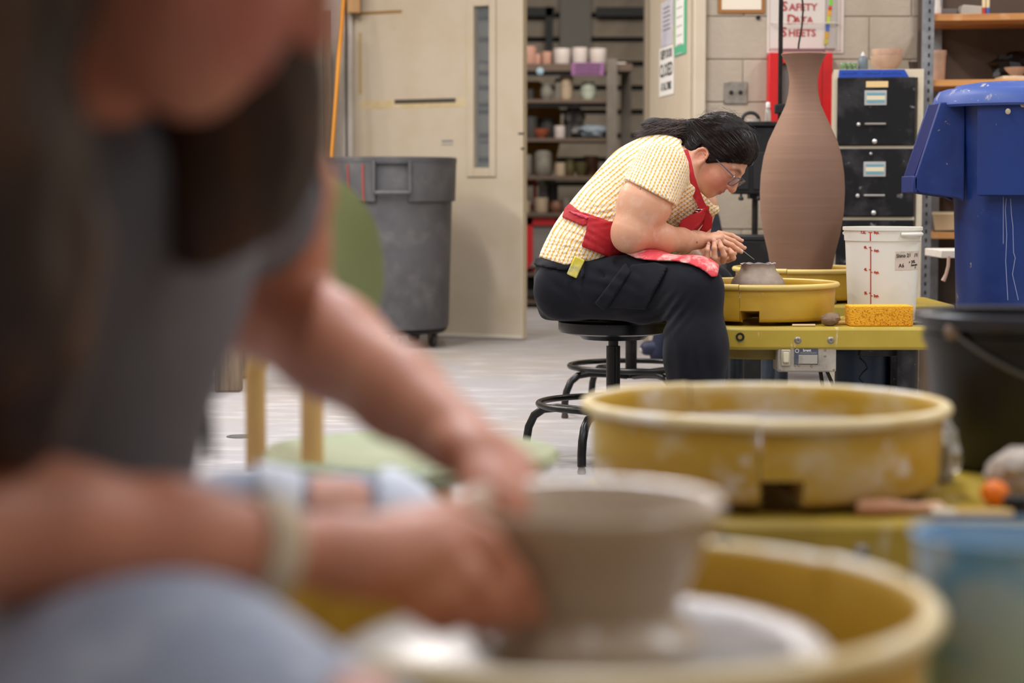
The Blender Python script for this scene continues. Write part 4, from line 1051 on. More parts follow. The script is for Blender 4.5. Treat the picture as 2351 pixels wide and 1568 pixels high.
# ------------------------------------------------------------------ sponge and small things on the far wheel table
spm = M('yellow_sponge', (240, 172, 34), .85, var=[((226, 148, 22), 90, .54, .64), ((228, 156, 30), 4, .4, .7)], bump=(190, .6))
a, b = at(1950, 753, 6.045), at(2097, 702, 6.045)
sw_, sh_ = b[0] - a[0], b[2] - .454
sp = thing('sponge', 'big yellow block sponge in front of the white bucket', 'sponge', ((a[0] + b[0]) / 2, 6.085, .454), .02)
m = MB(); m.box((0, 0, sh_ / 2), (sw_, .085, sh_))
so = m.build('foam_block', spm, sp, bev=.004)
pores = MB(); g = np.random.default_rng(3)
for i in range(200):
    x, z, r = g.uniform(-sw_ / 2 + .006, sw_ / 2 - .006), g.uniform(.004, sh_ * .86), g.uniform(.0007, .0018)
    pores.lathe([(0, -.0008), (r, -.0008), (r * .9, .0004), (0, .0004)], 6, c=(0, 0, 0))
    o = len(pores.v)
    for k_ in range(o - 24, o):
        v = pores.v[k_]; pores.v[k_] = (v[0] + x, -.0425 - v[2] * .8 - .0003, v[1] + z)
tag(pores.build('pore', M('sponge_pore', (172, 100, 12), .9), sp), kind='stuff')
lump = MB(); g = np.random.default_rng(11); n1, n2 = 9, 16; vsx = []
for i in range(n1 + 1):
    for j in range(n2):
        th, ph = PI * i / n1, 2 * PI * j / n2; kk = 1 + g.uniform(-.13, .13) * math.sin(th)
        vsx.append((.031 * kk * math.sin(th) * math.cos(ph), .022 * kk * math.sin(th) * math.sin(ph), .021 * max(-.95, -math.cos(th) * kk + .12 * math.cos(ph) * math.sin(th)) + .02))
lump.add(vsx, [(i * n2 + j, i * n2 + (j + 1) % n2, (i + 1) * n2 + (j + 1) % n2, (i + 1) * n2 + j) for i in range(n1) for j in range(n2)])
p = at(1907, 745, 6.06)
cl = lump.build('clay_lump', M('brown_lump_clay', (134, 108, 84), .75, var=[((108, 86, 68), 20, .45, .7)], bump=(40, .3)), None, loc=(p[0], 6.07, .454), angle=28)
tag(cl, 'rough lump of brown clay between the pan and the sponge', 'clay')
p = at(1844, 748, 6.045)
tag(MB().tube([(-.035, 0, .0042), (.035, 0, .0042)], [.0042, .0042], 10).build('dowel', M('dowel_wood', (208, 178, 132), .6), None, loc=(p[0], 6.035, .454), rot=(0, 0, .03)), 'short pale wooden dowel at the pan foot', 'tool')
for i, (px, y_, l) in enumerate(((1938, 6.15, .05), (1936, 6.12, .05))):
    p = at(px, 745, y_)
    tag(MB().tube([(-l, 0, .0055), (l, 0, .0055)], .0055, 10).build('wooden_tool', M('tool_wood', (206, 166, 92), .5), None, loc=(p[0], y_, .454), rot=(0, 0, .06 * i)), ['thin wooden tool handle behind the clay lump, farther one', 'thin wooden tool handle behind the clay lump, nearer one'][i], 'tool', 'wooden tools behind the clay lump')
q = [at(x, y, 6.1) for x, y in ((1928, 736), (1945, 722), (1958, 704), (1962, 690))]
tag(MB().tube([p_ - q[0] for p_ in q], .0007, 5).build('cutting_wire', chrome, None, loc=q[0]), 'thin cutting wire springing up between clay lump and sponge', 'wire')
p = at(2105, 742, 6.1)
tag(MB().tube([(-.02, 0, .004), (.04, 0, .004)], .0035, 8).build('pencil_tool', blackp, None, loc=(p[0], 6.12, .454)), 'black thin tool poking out past the sponge', 'tool')
p = at(1921, 688, 7.1)
tag(MB().ball((0, 0, .010), .012, 10, (1, 1, .85)).build('clay_crumb', cl.data.materials[0], None, loc=(p[0], 7.18, .454)), 'tiny clay crumb on the table of the vase wheel', 'clay')
p = at(1770, 825, 9.6)
for i, (px, dx) in enumerate(((1758, 0), (1782, .05))):
    p = at(px, 820, 9.3)
    tag(MB().lathe([(0, 0), (.026, 0), (.034, .082), (.031, .082), (.024, .006), (0, .005)], 14).build('orange_cup', M('safety_orange', (222, 70, 24), .5), None, loc=(p[0], 9.32 + dx, 0), rot=(0, 0, 0)),
        ['orange plastic cup on the floor behind the wheel, nearer the leg', 'orange plastic cup on the floor behind the control box'][i], 'cup', 'orange cups on the floor')

# ------------------------------------------------------------------ black bucket and clutter on the middle wheel table
q = at(2330, 900, 3.0)
kb = thing('black_bucket', 'black bucket with a wire bail on the middle wheel table', 'bucket', (q[0], 3.0, .454))
s_ = 4571 / 3.0
Hk = at(0, 714, 3.0)[2] - .457
kmat = M('black_bucket_plastic', (17, 16, 16), .42, var=[((36, 35, 35), 4, .5, .75), ((120, 118, 116), 40, .72, .78)])
Rt, Rb = 222 / s_, 178 / s_
MB().lathe([(0, 0), (Rb - .012, 0), (Rb, .012), (Rt - .012, Hk - .045), (Rt - .008, Hk - .045), (Rt - .006, Hk - .03), (Rt - .01, Hk - .028), (Rt - .006, Hk - .004), (Rt - .012, Hk - .004), (Rb - .004, .016), (0, .008)], 64).build('body', kmat, kb)
MB().lathe([(Rt - .01, Hk - .018), (Rt + .004, Hk - .018), (Rt + .007, Hk - .01), (Rt + .006, Hk), (Rt, Hk + .003), (Rt - .01, Hk)], 64, close=True).build('rim', M('rim_black_shiny', (46, 47, 54), .22, var=[((120, 116, 112), 30, .66, .74)]), kb)
aE = -math.asin(176 / 222)
E0 = np.array(((Rt) * math.sin(aE), -(Rt) * math.cos(aE), Hk - .022)); E1 = np.array((Rt * math.sin(PI + aE), -Rt * math.cos(PI + aE), Hk - .022))
bail = []
for i in range(19):
    t_ = PI * i / 18; mid = (E0 + E1) / 2
    fwd = np.array((math.cos(aE) * .60, math.sin(aE) * .60 - .25, -.62)); fwd = np.array((.55, -.66, -.56))
    bail.append(mid + (E0 - mid) * math.cos(t_) + fwd * (Rt * 1.06) * math.sin(t_))
MB().tube(bail, .0036, 8).build('bail', M('dull_wire', (96, 92, 88), .5, .6), kb)
for E in (E0, E1):
    m = MB(); m.ball(tuple(E), .013, 12, (1, .6, 1)); m.build('bail_ear', M('ear_tan', (130, 108, 92), .5), kb)
ty = 2.50
def table_item(px, y): return (at(px, 1200, y)[0], y, .454)
loc = table_item(2068, 2.537)
t = thing('rib_tool', 'pinkish turned wooden tool lying in front of the middle pan', 'tool', loc, .22)
pts = [(-.058, .006, .011), (-.05, .005, .012), (-.02, .003, .0115), (.02, 0, .009), (.05, -.002, .0095), (.058, -.003, .0085)]
MB().tube(pts, [.007, .0105, .0105, .0072, .0082, .004], 12).build('handle', M('pink_wood', (204, 148, 112), .5, var=[((224, 186, 156), 30, .5, .65)]), t)
loc = table_item(2215, 2.52)
t = thing('wood_knife', 'slim pale wooden tool with a white end near the table edge', 'tool', loc)
MB().tube([(-.012, .0, .0065), (.06, -.004, .0065)], [.0055, .0065], 10).build('handle', M('tool_wood', (0, 0, 0)), t)
MB().tube([(-.042, .002, .0065), (-.012, .0, .0065)], [.0075, .006], 10).build('white_end', M('tool_white', (224, 208, 180), .4), t)
loc = table_item(2282, 2.62)
tag(MB().ball((0, 0, .017), .019, 14, (1.0, .9, .9)).build('orange_ball', M('bright_orange', (240, 122, 30), .5), None, loc=loc), 'small bright orange ball on the middle wheel table', 'ball')
loc = table_item(2338, 2.66)
crumple('pale_rag', M('rag_greige', (188, 174, 160), .8, var=[((150, 138, 128), 12, .45, .65)]), loc, (.045, .035, .036), 'crumpled pale grey rag beside the orange ball', 'rag', 21, amp=.2)
loc = table_item(2336, 2.53)
tag(MB().lathe([(0, 0), (.018, 0), (.020, .004), (.019, .026), (0, .028)], 16).build('rubber_stopper', blackp, None, loc=loc), 'dark round stopper in front of the pale rag', 'stopper')
crumple('clear_wrap', M('milky_wrap', (206, 200, 192), .2, trans=.5), table_item(2165, 2.83), (.022, .03, .045), 'scrunched clear plastic between middle pan and black bucket', 'plastic', 23, amp=.4)
# blue tub at the near wheel
q = at(2300, 1400, 1.5)
t = thing('blue_tub', 'translucent blue water tub on the nearest wheel table', 'tub', (q[0], 1.52, .454))
tubm = M('tub_clear_blue', (176, 200, 214), .3, trans=.15, var=[((70, 158, 214), 9, .44, .58, (1, 1, 1.5)), ((226, 226, 224), 13, .55, .68)], bump=(14, .4))
Ht = at(0, 1262, 1.46)[2] - .454
Rt_ = .062
MB().lathe([(0, 0), (.05, 0), (.054, .006), (Rt_, Ht), (Rt_ + .003, Ht), (Rt_ + .003, Ht + .003), (Rt_ - .003, Ht + .003), (.051, .008), (0, .006)], 40).build('body', tubm, t)
MB().lathe([(0, .008), (.0495, .008), (.056, Ht * .62), (0, Ht * .62)], 32).build('water', M('cloudy_blue_water', (86, 150, 190), .12, var=[((150, 180, 196), 9, .45, .7)]), t)

# ------------------------------------------------------------------ stools
def stool(label, loc, rz):
    t = thing('work_stool', label, 'stool', loc, rz, 'black studio stools')
    MB().lathe([(0, .412), (.15, .412), (.172, .418), (.176, .428), (.176, .450), (.168, .458), (.16, .453), (0, .450)], 44).build('seat', blackm, t)
    MB().lathe([(0, .39), (.10, .395), (.12, .414), (0, .414)], 24).build('seat_plate', blackm, t)
    MB().tube([(0, 0, .14), (0, 0, .372)], .0225, 18).tube([(0, 0, .37), (0, 0, .40)], .016, 14).build('column', blackm, t)
    MB().lathe([(0, .155), (.055, .157), (.10, .164), (.10, .170), (.03, .176), (0, .176)], 28).build('hub_plate', blackm, t)
    MB().tube([(.238 * math.cos(a), .238 * math.sin(a), .187) for a in np.linspace(0, 2 * PI, 49)[:-1]], .0105, 10, closed=True).build('foot_ring', blackm, t)
    for k in range(4):
        a = PI / 2 * k; c, s = math.cos(a), math.sin(a)
        pr = [(.02, .150), (.10, .160), (.19, .166), (.238, .160), (.270, .138), (.289, .10), (.296, .06), (.296, .022)]
        l = MB().tube([(r * c, r * s, z) for r, z in pr], .0138, 10).build('leg', blackm, t)
        MB().lathe([(0, 0), (.012, 0), (.014, .006), (.010, .024), (0, .024)], 12, c=(.296 * c, .296 * s, 0)).build('foot_cap', M('foot_brown', (74, 62, 54), .6), l)
    return t
SX, SYY = at(1408, 800, 6.33)[0], 6.33
st1 = stool('black steel stool on which the potter in yellow shirt sits', (SX, SYY, 0), -1.95)
st2 = copy_tree(st1); st2.location = (at(1449, 800, 7.68)[0], 7.68, 0); st2.rotation_euler = (0, 0, .5)
st2['label'] = 'empty black steel stool standing behind the seated potter'

# ------------------------------------------------------------------ sage chair, worktable at left, floor drain
sage = M('sage_plastic', (150, 160, 104), .3, var=[((136, 146, 92), 3, .4, .7)])
sage2 = M('sage_seat', (186, 194, 160), .16, var=[((160, 170, 130), 3, .45, .7)])
cw = M('beech', (206, 164, 104), .5, var=[((180, 134, 78), 12, .4, .7, (1, 1, .15))])
q = at(945, 1035, 2.95)
sc_z = q[2]
ch = thing('sage_chair', 'sage green moulded chair with pale beech legs behind the thrower', 'chair', (q[0], 2.95, 0), -.55)
m = MB(); rs2 = []
m.lathe([(0, sc_z - .008), (.12, sc_z - .006), (.19, sc_z), (.215, sc_z + .004), (.222, sc_z - .006), (.212, sc_z - .022), (.15, sc_z - .034), (0, sc_z - .036)], 48, sx=1.02, sy=.96)
m.build('seat', sage2, ch)
for x, y in ((-.15, .14), (.15, .14), (-.15, -.14), (.15, -.14)):
    MB().tube([(x * .85, y * .85, sc_z - .03), (x * 1.15, y * 1.15, .0)], [.019, .013], 12).build('leg', cw, ch)
bk0 = at(655, 585, 2.9)
inv = Matrix.Rotation(.55, 3, 'Z')
def chl(p): return inv @ Vector((p[0] - q[0], p[1] - 2.95, p[2]))
P0a, P1a = chl(at(588, 1078, 3.09)), chl(at(584, 640, 3.13)); P0b, P1b = chl(at(717, 1092, 2.83)), chl(at(716, 640, 2.86))
ctr = chl(at(690, 585, 2.97)); ctr.z = at(676, 588, 2.95)[2]
m = MB(); nU, nV = 18, 8; vs = []; fs = []
wdir = (P1b - P1a); wdir.z = 0; wdir.normalize(); ndir = Vector((wdir.y, -wdir.x, 0))
if ndir.x < 0: ndir = -ndir
RU, RV = .225, .135
for side in (1, -1):
    for i in range(nV + 1):
        for j in range(nU * 2):
            r = i / nV; a = PI * j / nU
            x, z = RU * r * math.copysign(abs(math.cos(a)) ** .8, math.cos(a)), RV * r * math.copysign(abs(math.sin(a)) ** .8, math.sin(a))
            dpt = .05 * (x / RU) ** 2 - .10 * z + side * .011 * math.sqrt(max(0, 1 - r ** 4))
            vs.append(ctr + wdir * x + Vector((0, 0, z)) + ndir * dpt)
n_ = nU * 2
for sd in (0, 1):
    o = sd * (nV + 1) * n_
    for i in range(nV):
        for j in range(n_):
            k_ = (j + 1) % n_; fs.append((o + i * n_ + j, o + i * n_ + k_, o + (i + 1) * n_ + k_, o + (i + 1) * n_ + j))
o2 = (nV + 1) * n_
for j in range(n_): fs.append((nV * n_ + j, nV * n_ + (j + 1) % n_, o2 + nV * n_ + (j + 1) % n_, o2 + nV * n_ + j))
m.add(vs, fs).build('backrest', sage, ch)
for A_, B_, s_ in ((P0a, P1a, 1), (P0b, P1b, -1)):
    top = ctr + wdir * (-.075 if (A_ - ctr).dot(wdir) < 0 else .075) - ndir * .018; top.z = ctr.z - .01
    mid_ = A_ * .5 + B_ * .5; MB().tube([A_, mid_, top * .55 + Vector((B_.x, B_.y, top.z)) * .45 - Vector((0, 0, .09)), top], [.0165, .0165, .015, .012], 12).build('back_post', cw, ch)

TYY = 8.5
x1 = at(551, 850, TYY)[0]; lw_ = x1 - at(491, 850, TYY)[0]
wt = thing('work_table', 'weathered timber work table with thick legs at the left', 'table', (x1, TYY, 0))
for i in range(5): MB().bx((-1.9, i * .15, .70), (-.0, i * .15 + .145, .75)).build('plank', oldwood, wt, bev=.004)
for x in (-lw_, -1.85):
    for y in (.0, .62): MB().bx((x, y, 0.0), (x + lw_, y + .105, .70)).build('leg', oldwood, wt, bev=.008)
zsh = at(0, 826, TYY + .2)[2]
t = thing('dolly_board', 'dark low platform trolley tucked beneath the work table', 'trolley', (x1 - .55, TYY + .45, 0))
MB().bx((-.42, -.22, zsh - .045), (.36, .28, zsh)).build('deck', M('dark_deck', (56, 54, 58), .6), t, bev=.004)
for x in (-.36, .28):
    for y in (-.16, .2):
        w_ = MB().lathe([(.012, -.014), (.036, -.014), (.040, -.008), (.040, .008), (.036, .014), (.012, .014)], 18, close=True).build('caster', blackp, t, rot=(PI / 2, 0, 1.2)); w_.location = (x, y, .04)
        MB().bx((x - .015, y - .02, .05), (x + .015, y + .02, zsh - .045)).build('fork', legk, t)
crumple('plaster_bag', M('bag_white', (206, 198, 190), .7), (x1 - .30, TYY + .40, zsh), (.2, .15, .07), 'pale sack lying on the trolley beneath the work table', 'bag', 31, amp=.12)
p = at(553, 1005, 6.97)
fd = thing('floor_drain', 'small round steel cover set in the concrete floor', 'drain', (p[0], 6.97, 0))
MB().lathe([(0, .001), (.04, .0012), (.041, .003), (.05, .003), (.051, .0)], 28).build('cover', M('drain_steel', (110, 108, 108), .4, .5), fd)
# ------------------------------------------------------------------ the seated potter in focus
skin = M('skin', (216, 160, 127), .48, var=[((206, 146, 114), 9, .45, .75), ((222, 178, 152), 30, .5, .75)], bump=(220, .05), sss=.06,
         attr=[('blush_shade', (196, 108, 88)), ('lip', (168, 78, 72)), ('brow', (58, 40, 32)), ('mole', (70, 40, 30))])
hairm = M('dark_hair', (17, 12, 11), .65, var=[((34, 24, 21), 60, .5, .75, (1, 1, 1))], bump=(160, .2), spec=.25)
GY = 6.28
def G(px, py, dy=0.): return at(px, py, GY + dy)
def axes2(p, q):
    """frame whose first axis runs p->q in the sagittal plane, second across it, third lateral"""
    d = np.array((q[0] - p[0], 0, q[2] - p[2])); d /= np.linalg.norm(d)
    return np.stack([d, np.array((-d[2], 0, d[0])), np.array((0, 1., 0))], 1)
S_ = 4571 / GY
# --- head frame
al = math.atan2(.61, .79)                                     # pitch of the bowed head
hU = np.array((.79, 0, .61)); hF = np.array((.61, 0, -.79)); hR = np.array((0, -1., 0))
yaw = math.radians(17)
cf, sf = math.cos(yaw), math.sin(yaw)
hF2 = hF * cf + hR * sf; hR2 = hR * cf - hF * sf; hF, hR = hF2, hR2
rl = math.radians(12); hU2a = hU * math.cos(rl) + hR * math.sin(rl); hR2 = hR * math.cos(rl) - hU * math.sin(rl); hU, hR = hU2a, hR2
HO = G(1652, 360, 0)
def Hd(u, f, r=0.): return HO + hU * u + hF * f + hR * r
HM = np.stack([hU, hF, hR], 1)
def head_sdf(V, Hd, HM, face=True):
    V.ell(Hd(.02, -.015), (.098, .098, .075), HM, .01)
    V.ell(Hd(-.035, .032), (.085, .060, .060), HM, .02)
    V.ell(Hd(-.092, .058), (.026, .024, .030), HM, .02)
    for s in (1, -1): V.ell(Hd(-.050, .048, .030 * s), (.042, .034, .034), HM, .02)
    V.ell(Hd(-.080, .03, 0), (.03, .045, .046), HM, .02)
    V.cap(Hd(.022, .080, .012), Hd(.018, .066, .048), .009, .008, .012); V.cap(Hd(.022, .080, -.012), Hd(.018, .066, -.048), .009, .008, .012)
    for s in (1, -1):
        V.ell(Hd(.000, .098, .033 * s), (.013, .014, .017), HM, .010, 's')
        V.ell(Hd(-.001, .073, .032 * s), (.0135, .0135, .0145), HM, .003)
    V.cap(Hd(.012, .086), Hd(-.030, .107), .0075, .0105, .010)
    V.ell(Hd(-.034, .106), (.011, .011, .0115), HM, .006)
    for s in (1, -1): V.ell(Hd(-.036, .096, .011 * s), (.008, .010, .008), HM, .005)
    V.ell(Hd(-.060, .088), (.0065, .009, .020), HM, .006)
    V.ell(Hd(-.072, .085), (.0065, .009, .017), HM, .005)
    V.cap(Hd(-.0655, .098, -.019), Hd(-.0655, .098, .019), .0022, None, .003, 's')
    for s in (1, -1):
        V.ell(Hd(-.036, -.022, .069 * s), (.028, .018, .010), HM, .008)
        eo = [(.029 * math.cos(a), .0195 * math.sin(a)) for a in np.linspace(-1.2, 4.1, 12)]
        V.chain([Hd(-.037 + cu, -.023 - cf_, (.0795 + .0015 * math.cos(i)) * s) for i, (cu, cf_) in enumerate(eo)], [.0048] * 10 + [.0055, .0065], .003)
        V.chain([Hd(-.023, -.019, .0765 * s), Hd(-.033, -.030, .0775 * s), Hd(-.048, -.028, .0765 * s)], [.003, .0036, .003], .003)
        V.ell(Hd(-.034, -.021, .0855 * s), (.021, .0125, .010), HM, .003, 's')
        V.cap(Hd(-.034, -.004, .074 * s), Hd(-.046, -.006, .075 * s), .004, .005, .003); pass
        V.ell(Hd(-.066, -.014, .072 * s), (.010, .010, .007), HM, .004)
def face_attrs(o, Hd, hU, hF, hR, HO):
    v = verts(o) - HO; u, f, r = v @ hU, v @ hF, v @ hR
    gs = lambda x, s: np.exp(-(x / s) ** 2)
    lip = np.clip(1.4 * gs(u + .066, .0105) * gs(r, .019) * (f > .078), 0, 1) * .85
    bl = .85 * gs(u + .045, .036) * gs(np.abs(r) - .042, .030) * np.clip((f - .005) / .02, 0, 1) + .35 * gs(u + .034, .014) * gs(r, .02) * (f > .09) + .4 * gs(u + .03, .03) * gs(f + .028, .022) * (np.abs(r) > .066)  # cheek blush, widened so it also carries the bowed face's shade
    br = np.clip(1.3 * gs(u - .019 - .004 * gs(np.abs(r) - .03, .012), .0055) * gs(np.abs(r) - .030, .017) * (f > .055), 0, 1) * .8
    fattr(o, 'lip', lip); fattr(o, 'blush_shade', np.clip(bl, 0, 1)); fattr(o, 'brow', br)

gp = thing('person', 'person in yellow dotted shirt and red apron trimming a pot on the wheel', 'person', (SX, GY, .456))
V = Vox((.22, GY - .34, .56), (.76, GY + .32, 1.12), .0026)
head_sdf(V, Hd, HM)
V.cap(Hd(-.055, -.035), G(1560, 385), .056, .064, .03)                      # neck
V.ell(G(1530, 400), (.09, .10, .17), axes2(G(1480, 430), G(1560, 370)), .03)
V.ell(G(1480, 440), (.13, .125, .155), axes2(G(1440, 480), G(1530, 400)), .03)
V.ell(G(1405, 500), (.13, .115, .15), axes2(G(1350, 560), G(1460, 440)), .03)
V.ell(G(1345, 580), (.11, .105, .16), axes2(G(1310, 640), G(1400, 500)), .03)
ra = [G(1516, 396, -.16), G(1480, 468, -.222), G(1450, 530, -.24), G(1522, 548, -.19), G(1568, 551, -.12), G(1606, 551, -.075)]
V.chain(ra[:3], [.056, .080, .059], .02); V.chain(ra[2:], [.055, .043, .0355, .029], .02)
V.ell(G(1443, 546, -.24), (.048, .043, .045), None, .02)
la = [G(1545, 392, .17), G(1598, 470, .21), G(1590, 560, .21), G(1624, 604, .02)]
V.chain(la[:3], [.064, .064, .050], .02); V.chain(la[2:], [.044, .028], .02)
# near hand, palm down, holding the needle
V.ell(G(1630, 548, -.066), (.042, .019, .040), axes2(G(1600, 550), G(1655, 546)), .012)
V.ell(G(1648, 543, -.050), (.020, .014, .034), axes2(G(1600, 546), G(1655, 552)), .010)
for pts, rs in (([(1650, 535, -.028), (1680, 541, -.026), (1694, 548, -.027), (1703, 553, -.03)], (.0088, .0078, .0070, .0058)),
                ([(1652, 541, -.050), (1684, 554, -.048), (1700, 564, -.047), (1709, 570, -.047)], (.0096, .0086, .0076, .0062)),
                ([(1650, 550, -.072), (1680, 563, -.068), (1694, 573, -.064), (1702, 579, -.06)], (.0096, .0086, .0076, .0062)),
                ([(1645, 557, -.088), (1664, 572, -.082), (1680, 580, -.072), (1688, 583, -.066)], (.0085, .0075, .0068, .0058)),
                ([(1622, 556, -.035), (1655, 570, -.022), (1680, 576, -.036), (1697, 576, -.05)], (.0125, .0105, .0088, .0068))):
    V.chain([G(*p) for p in pts], rs, .004)
# far hand cupping it from below, fingertips up on the near side
V.ell(G(1648, 598, -.045), (.038, .016, .042), axes2(G(1624, 604), G(1676, 592)), .012)
for pts, rs in (([(1632, 604, -.085), (1623, 592, -.112), (1624, 574, -.116), (1627, 561, -.106)], (.0098, .0092, .0082, .0066)),
                ([(1645, 604, -.088), (1641, 592, -.118), (1640, 570, -.122), (1640, 554, -.110)], (.0104, .0098, .0086, .0070)),
                ([(1660, 600, -.086), (1662, 586, -.116), (1656, 568, -.120), (1651, 554, -.110)], (.0104, .0098, .0088, .0070)),
                ([(1670, 597, -.070), (1683, 592, -.100), (1680, 581, -.108), (1675, 573, -.100)], (.0100, .0094, .0084, .0068)),
                ([(1640, 600, -.01), (1668, 588, .005), (1682, 580, -.005)], (.0125, .0095, .0075))):
    V.chain([G(*p) for p in pts], rs, .004)
body = V.mesh('body', skin, gp, smooth=1)
face_attrs(body, Hd, hU, hF, hR, HO)
mo = np.zeros(len(body.data.vertices)); vv = verts(body)
for p in (G(1600, 556.5, -.12), G(1470, 434, -.3)):
    X_p, Y_p = proj(vv[:, 0], vv[:, 1], vv[:, 2]); tx, ty_ = proj(*p)
    mo = np.maximum(mo, np.clip(1.6 - np.hypot(X_p - tx, Y_p - ty_) / 1.6, 0, 1) * (vv[:, 1] < GY))
fattr(body, 'mole', mo)
nail = M('nail', (226, 172, 156), .3)
for (px, py, dy), d in (((1704, 551.5, -.036), (10, 4)), ((1710.5, 568, -.053), (9, 6)), ((1702.5, 577, -.066), (8, 6)), ((1627, 559.5, -.1125), (0, -5)), ((1640, 553.5, -.117), (0, -6)), ((1651.5, 553.5, -.117), (-1, -6)), ((1675.5, 573, -.1065), (-2, -6))):
    a_ = math.atan2(-d[1], d[0]); m = MB(); m.ball((0, 0, 0), 1, 10, (.0058, .0014, .0042))
    m.build('fingernail', nail, body, loc=G(px, py, dy), rot=(0, -a_, 0))
# --- shirt
shirtm = bpy.data.materials.new('shirt_dotted'); shirtm.use_nodes = True
nt = shirtm.node_tree; B = nt.nodes['Principled BSDF']; B.inputs['Roughness'].default_value = .8; B.inputs['Sheen Weight'].default_value = .1
def N(t, **k):
    n = nt.nodes.new(t)
    for a, b in k.items(): setattr(n, a, b)
    return n
def MA(op, a, b=None, c=None):
    n = N('ShaderNodeMath', operation=op)
    for i, x in enumerate((a, b, c)):
        if x is None: continue
        if isinstance(x, (int, float)): n.inputs[i].default_value = x
        else: nt.links.new(x, n.inputs[i])
    return n.outputs[0]
at_ = N('ShaderNodeAttribute'); at_.attribute_name = 'pat'
sep = N('ShaderNodeSeparateXYZ'); nt.links.new(at_.outputs['Vector'], sep.inputs[0])
ns = N('ShaderNodeTexNoise'); ns.inputs['Scale'].default_value = 70; nt.links.new(at_.outputs['Vector'], ns.inputs['Vector'])
wob = MA('MULTIPLY', MA('SUBTRACT', ns.outputs['Fac'], .5), .55)
T = MA('ADD', MA('DIVIDE', sep.outputs[1], .0122), wob)
fr = MA('ABSOLUTE', MA('SUBTRACT', MA('FRACT', T), .5))
row = MA('FLOOR', T)
Sx = MA('ADD', MA('DIVIDE', sep.outputs[0], .0115), MA('MULTIPLY', row, .37))
wv = MA('MULTIPLY', MA('SINE', MA('MULTIPLY', Sx, 6.2832)), .05)
mr = N('ShaderNodeMapRange'); mr.interpolation_type = 'SMOOTHSTEP'
nt.links.new(MA('SUBTRACT', fr, wv), mr.inputs[0]); mr.inputs[1].default_value = .085; mr.inputs[2].default_value = .2; mr.inputs[3].default_value = 1; mr.inputs[4].default_value = 0
mix = N('ShaderNodeMix', data_type='RGBA'); nt.links.new(mr.outputs[0], mix.inputs[0])
mix.inputs[6].default_value = lin((236, 221, 194)); mix.inputs[7].default_value = lin((222, 160, 30)); nt.links.new(mix.outputs[2], B.inputs['Base Color'])
n2 = N('ShaderNodeTexNoise'); n2.inputs['Scale'].default_value = 16; n2.inputs['Detail'].default_value = 3
tc = N('ShaderNodeTexCoord'); mp = N('ShaderNodeMapping'); mp.inputs['Scale'].default_value = (1.3, 1, 2.2); mp.inputs['Rotation'].default_value = (0, .6, 0)
nt.links.new(tc.outputs['Object'], mp.inputs[0]); nt.links.new(mp.outputs[0], n2.inputs['Vector'])
puck = MA('MULTIPLY', MA('SINE', MA('MULTIPLY', Sx, 6.2832)), .12)
bmp = N('ShaderNodeBump'); bmp.inputs['Strength'].default_value = .45; bmp.inputs['Distance'].default_value = .012
nt.links.new(MA('ADD', n2.outputs['Fac'], puck), bmp.inputs['Height']); nt.links.new(bmp.outputs[0], B.inputs['Normal'])

SV = Vox((.0, GY - .40, .56), (.72, GY + .40, 1.10), .0045)
SV.ell(G(1536, 396), (.10, .125, .175), axes2(G(1480, 430), G(1560, 372)), .04)
SV.ell(G(1482, 432), (.15, .150, .185), axes2(G(1440, 480), G(1530, 400)), .05)
SV.ell(G(1412, 496), (.15, .136, .18), axes2(G(1350, 560), G(1460, 440)), .05)
SV.ell(G(1350, 562), (.14, .124, .185), axes2(G(1310, 640), G(1400, 500)), .05)
SV.ell(G(1316, 625), (.10, .115, .185), axes2(G(1300, 660), G(1360, 560)), .05)
SV.ell(G(1560, 470), (.085, .085, .16), None, .05)
SV.ell(G(1500, 530), (.10, .07, .15), None, .05)
torso_only = SV.D.copy()
SL0, SL1 = G(1518, 386, -.165), G(1484, 462, -.225)
SV.cap(SL0, SL1, .088, .0905, .03)
SV.cap(G(1545, 388, .165), G(1600, 465, .215), .082, .078, .03)
# folds at the armpit and waist
for a_, b_, r_ in (((1440, 470, -.21), (1395, 520, -.19), .008), ((1452, 455, -.22), (1380, 480, -.20), .006), ((1400, 470, -.2), (1360, 505, -.19), .006), ((1330, 540, -.2), (1290, 570, -.19), .006), ((1420, 440, -.20), (1370, 440, -.20), .005), ((1390, 400, -.17), (1440, 450, -.2), .005)):
    SV.cap(G(*a_), G(*b_), r_, r_ * .5, .014, 's')
# cut: sleeve hems, neck opening, waist
Xg, Yg, Zg = SV.ax[0][:, None, None], SV.ax[1][None, :, None], SV.ax[2][None, None, :]
PX, PY = SV.pix()
def hem(D, a, b, near, m_=.004):
    """remove everything past the sleeve hem plane, only around that arm"""
    n_ = (b - a) / np.linalg.norm(b - a)
    d = (Xg - b[0]) * n_[0] + (Yg - b[1]) * n_[1] + (Zg - b[2]) * n_[2]
    lim = np.where((Yg < GY - .12) if near else (Yg > GY + .12), d, -1.)
    return lim
armdir_end = G(1494, 442, -.222)
hemd = np.array((-.46, 0, -.89)) ; hp = G(1494, 443, -.2)
dh = (Xg - hp[0]) * hemd[0] + (Zg - hp[2]) * hemd[2]
armzone = (Yg < GY - .185) & (dh > 0)
lim = np.where(Yg < GY - .15, dh, -1.)
arm_only = np.full_like(SV.D, 1.)
AV = Vox((.0, GY - .40, .56), (.72, GY + .40, 1.10), .0045); AV.cap(SL0, SL1, .088, .0905, .03); AV.cap(G(1545, 388, .165), G(1600, 490, .215), .082, .074, .03)
dh2p = G(1606, 506, .2); d2_ = np.array((.35, 0, -.93)); dh2 = (Xg - dh2p[0]) * d2_[0] + (Zg - dh2p[2]) * d2_[2]
sleeve = AV.D.copy()
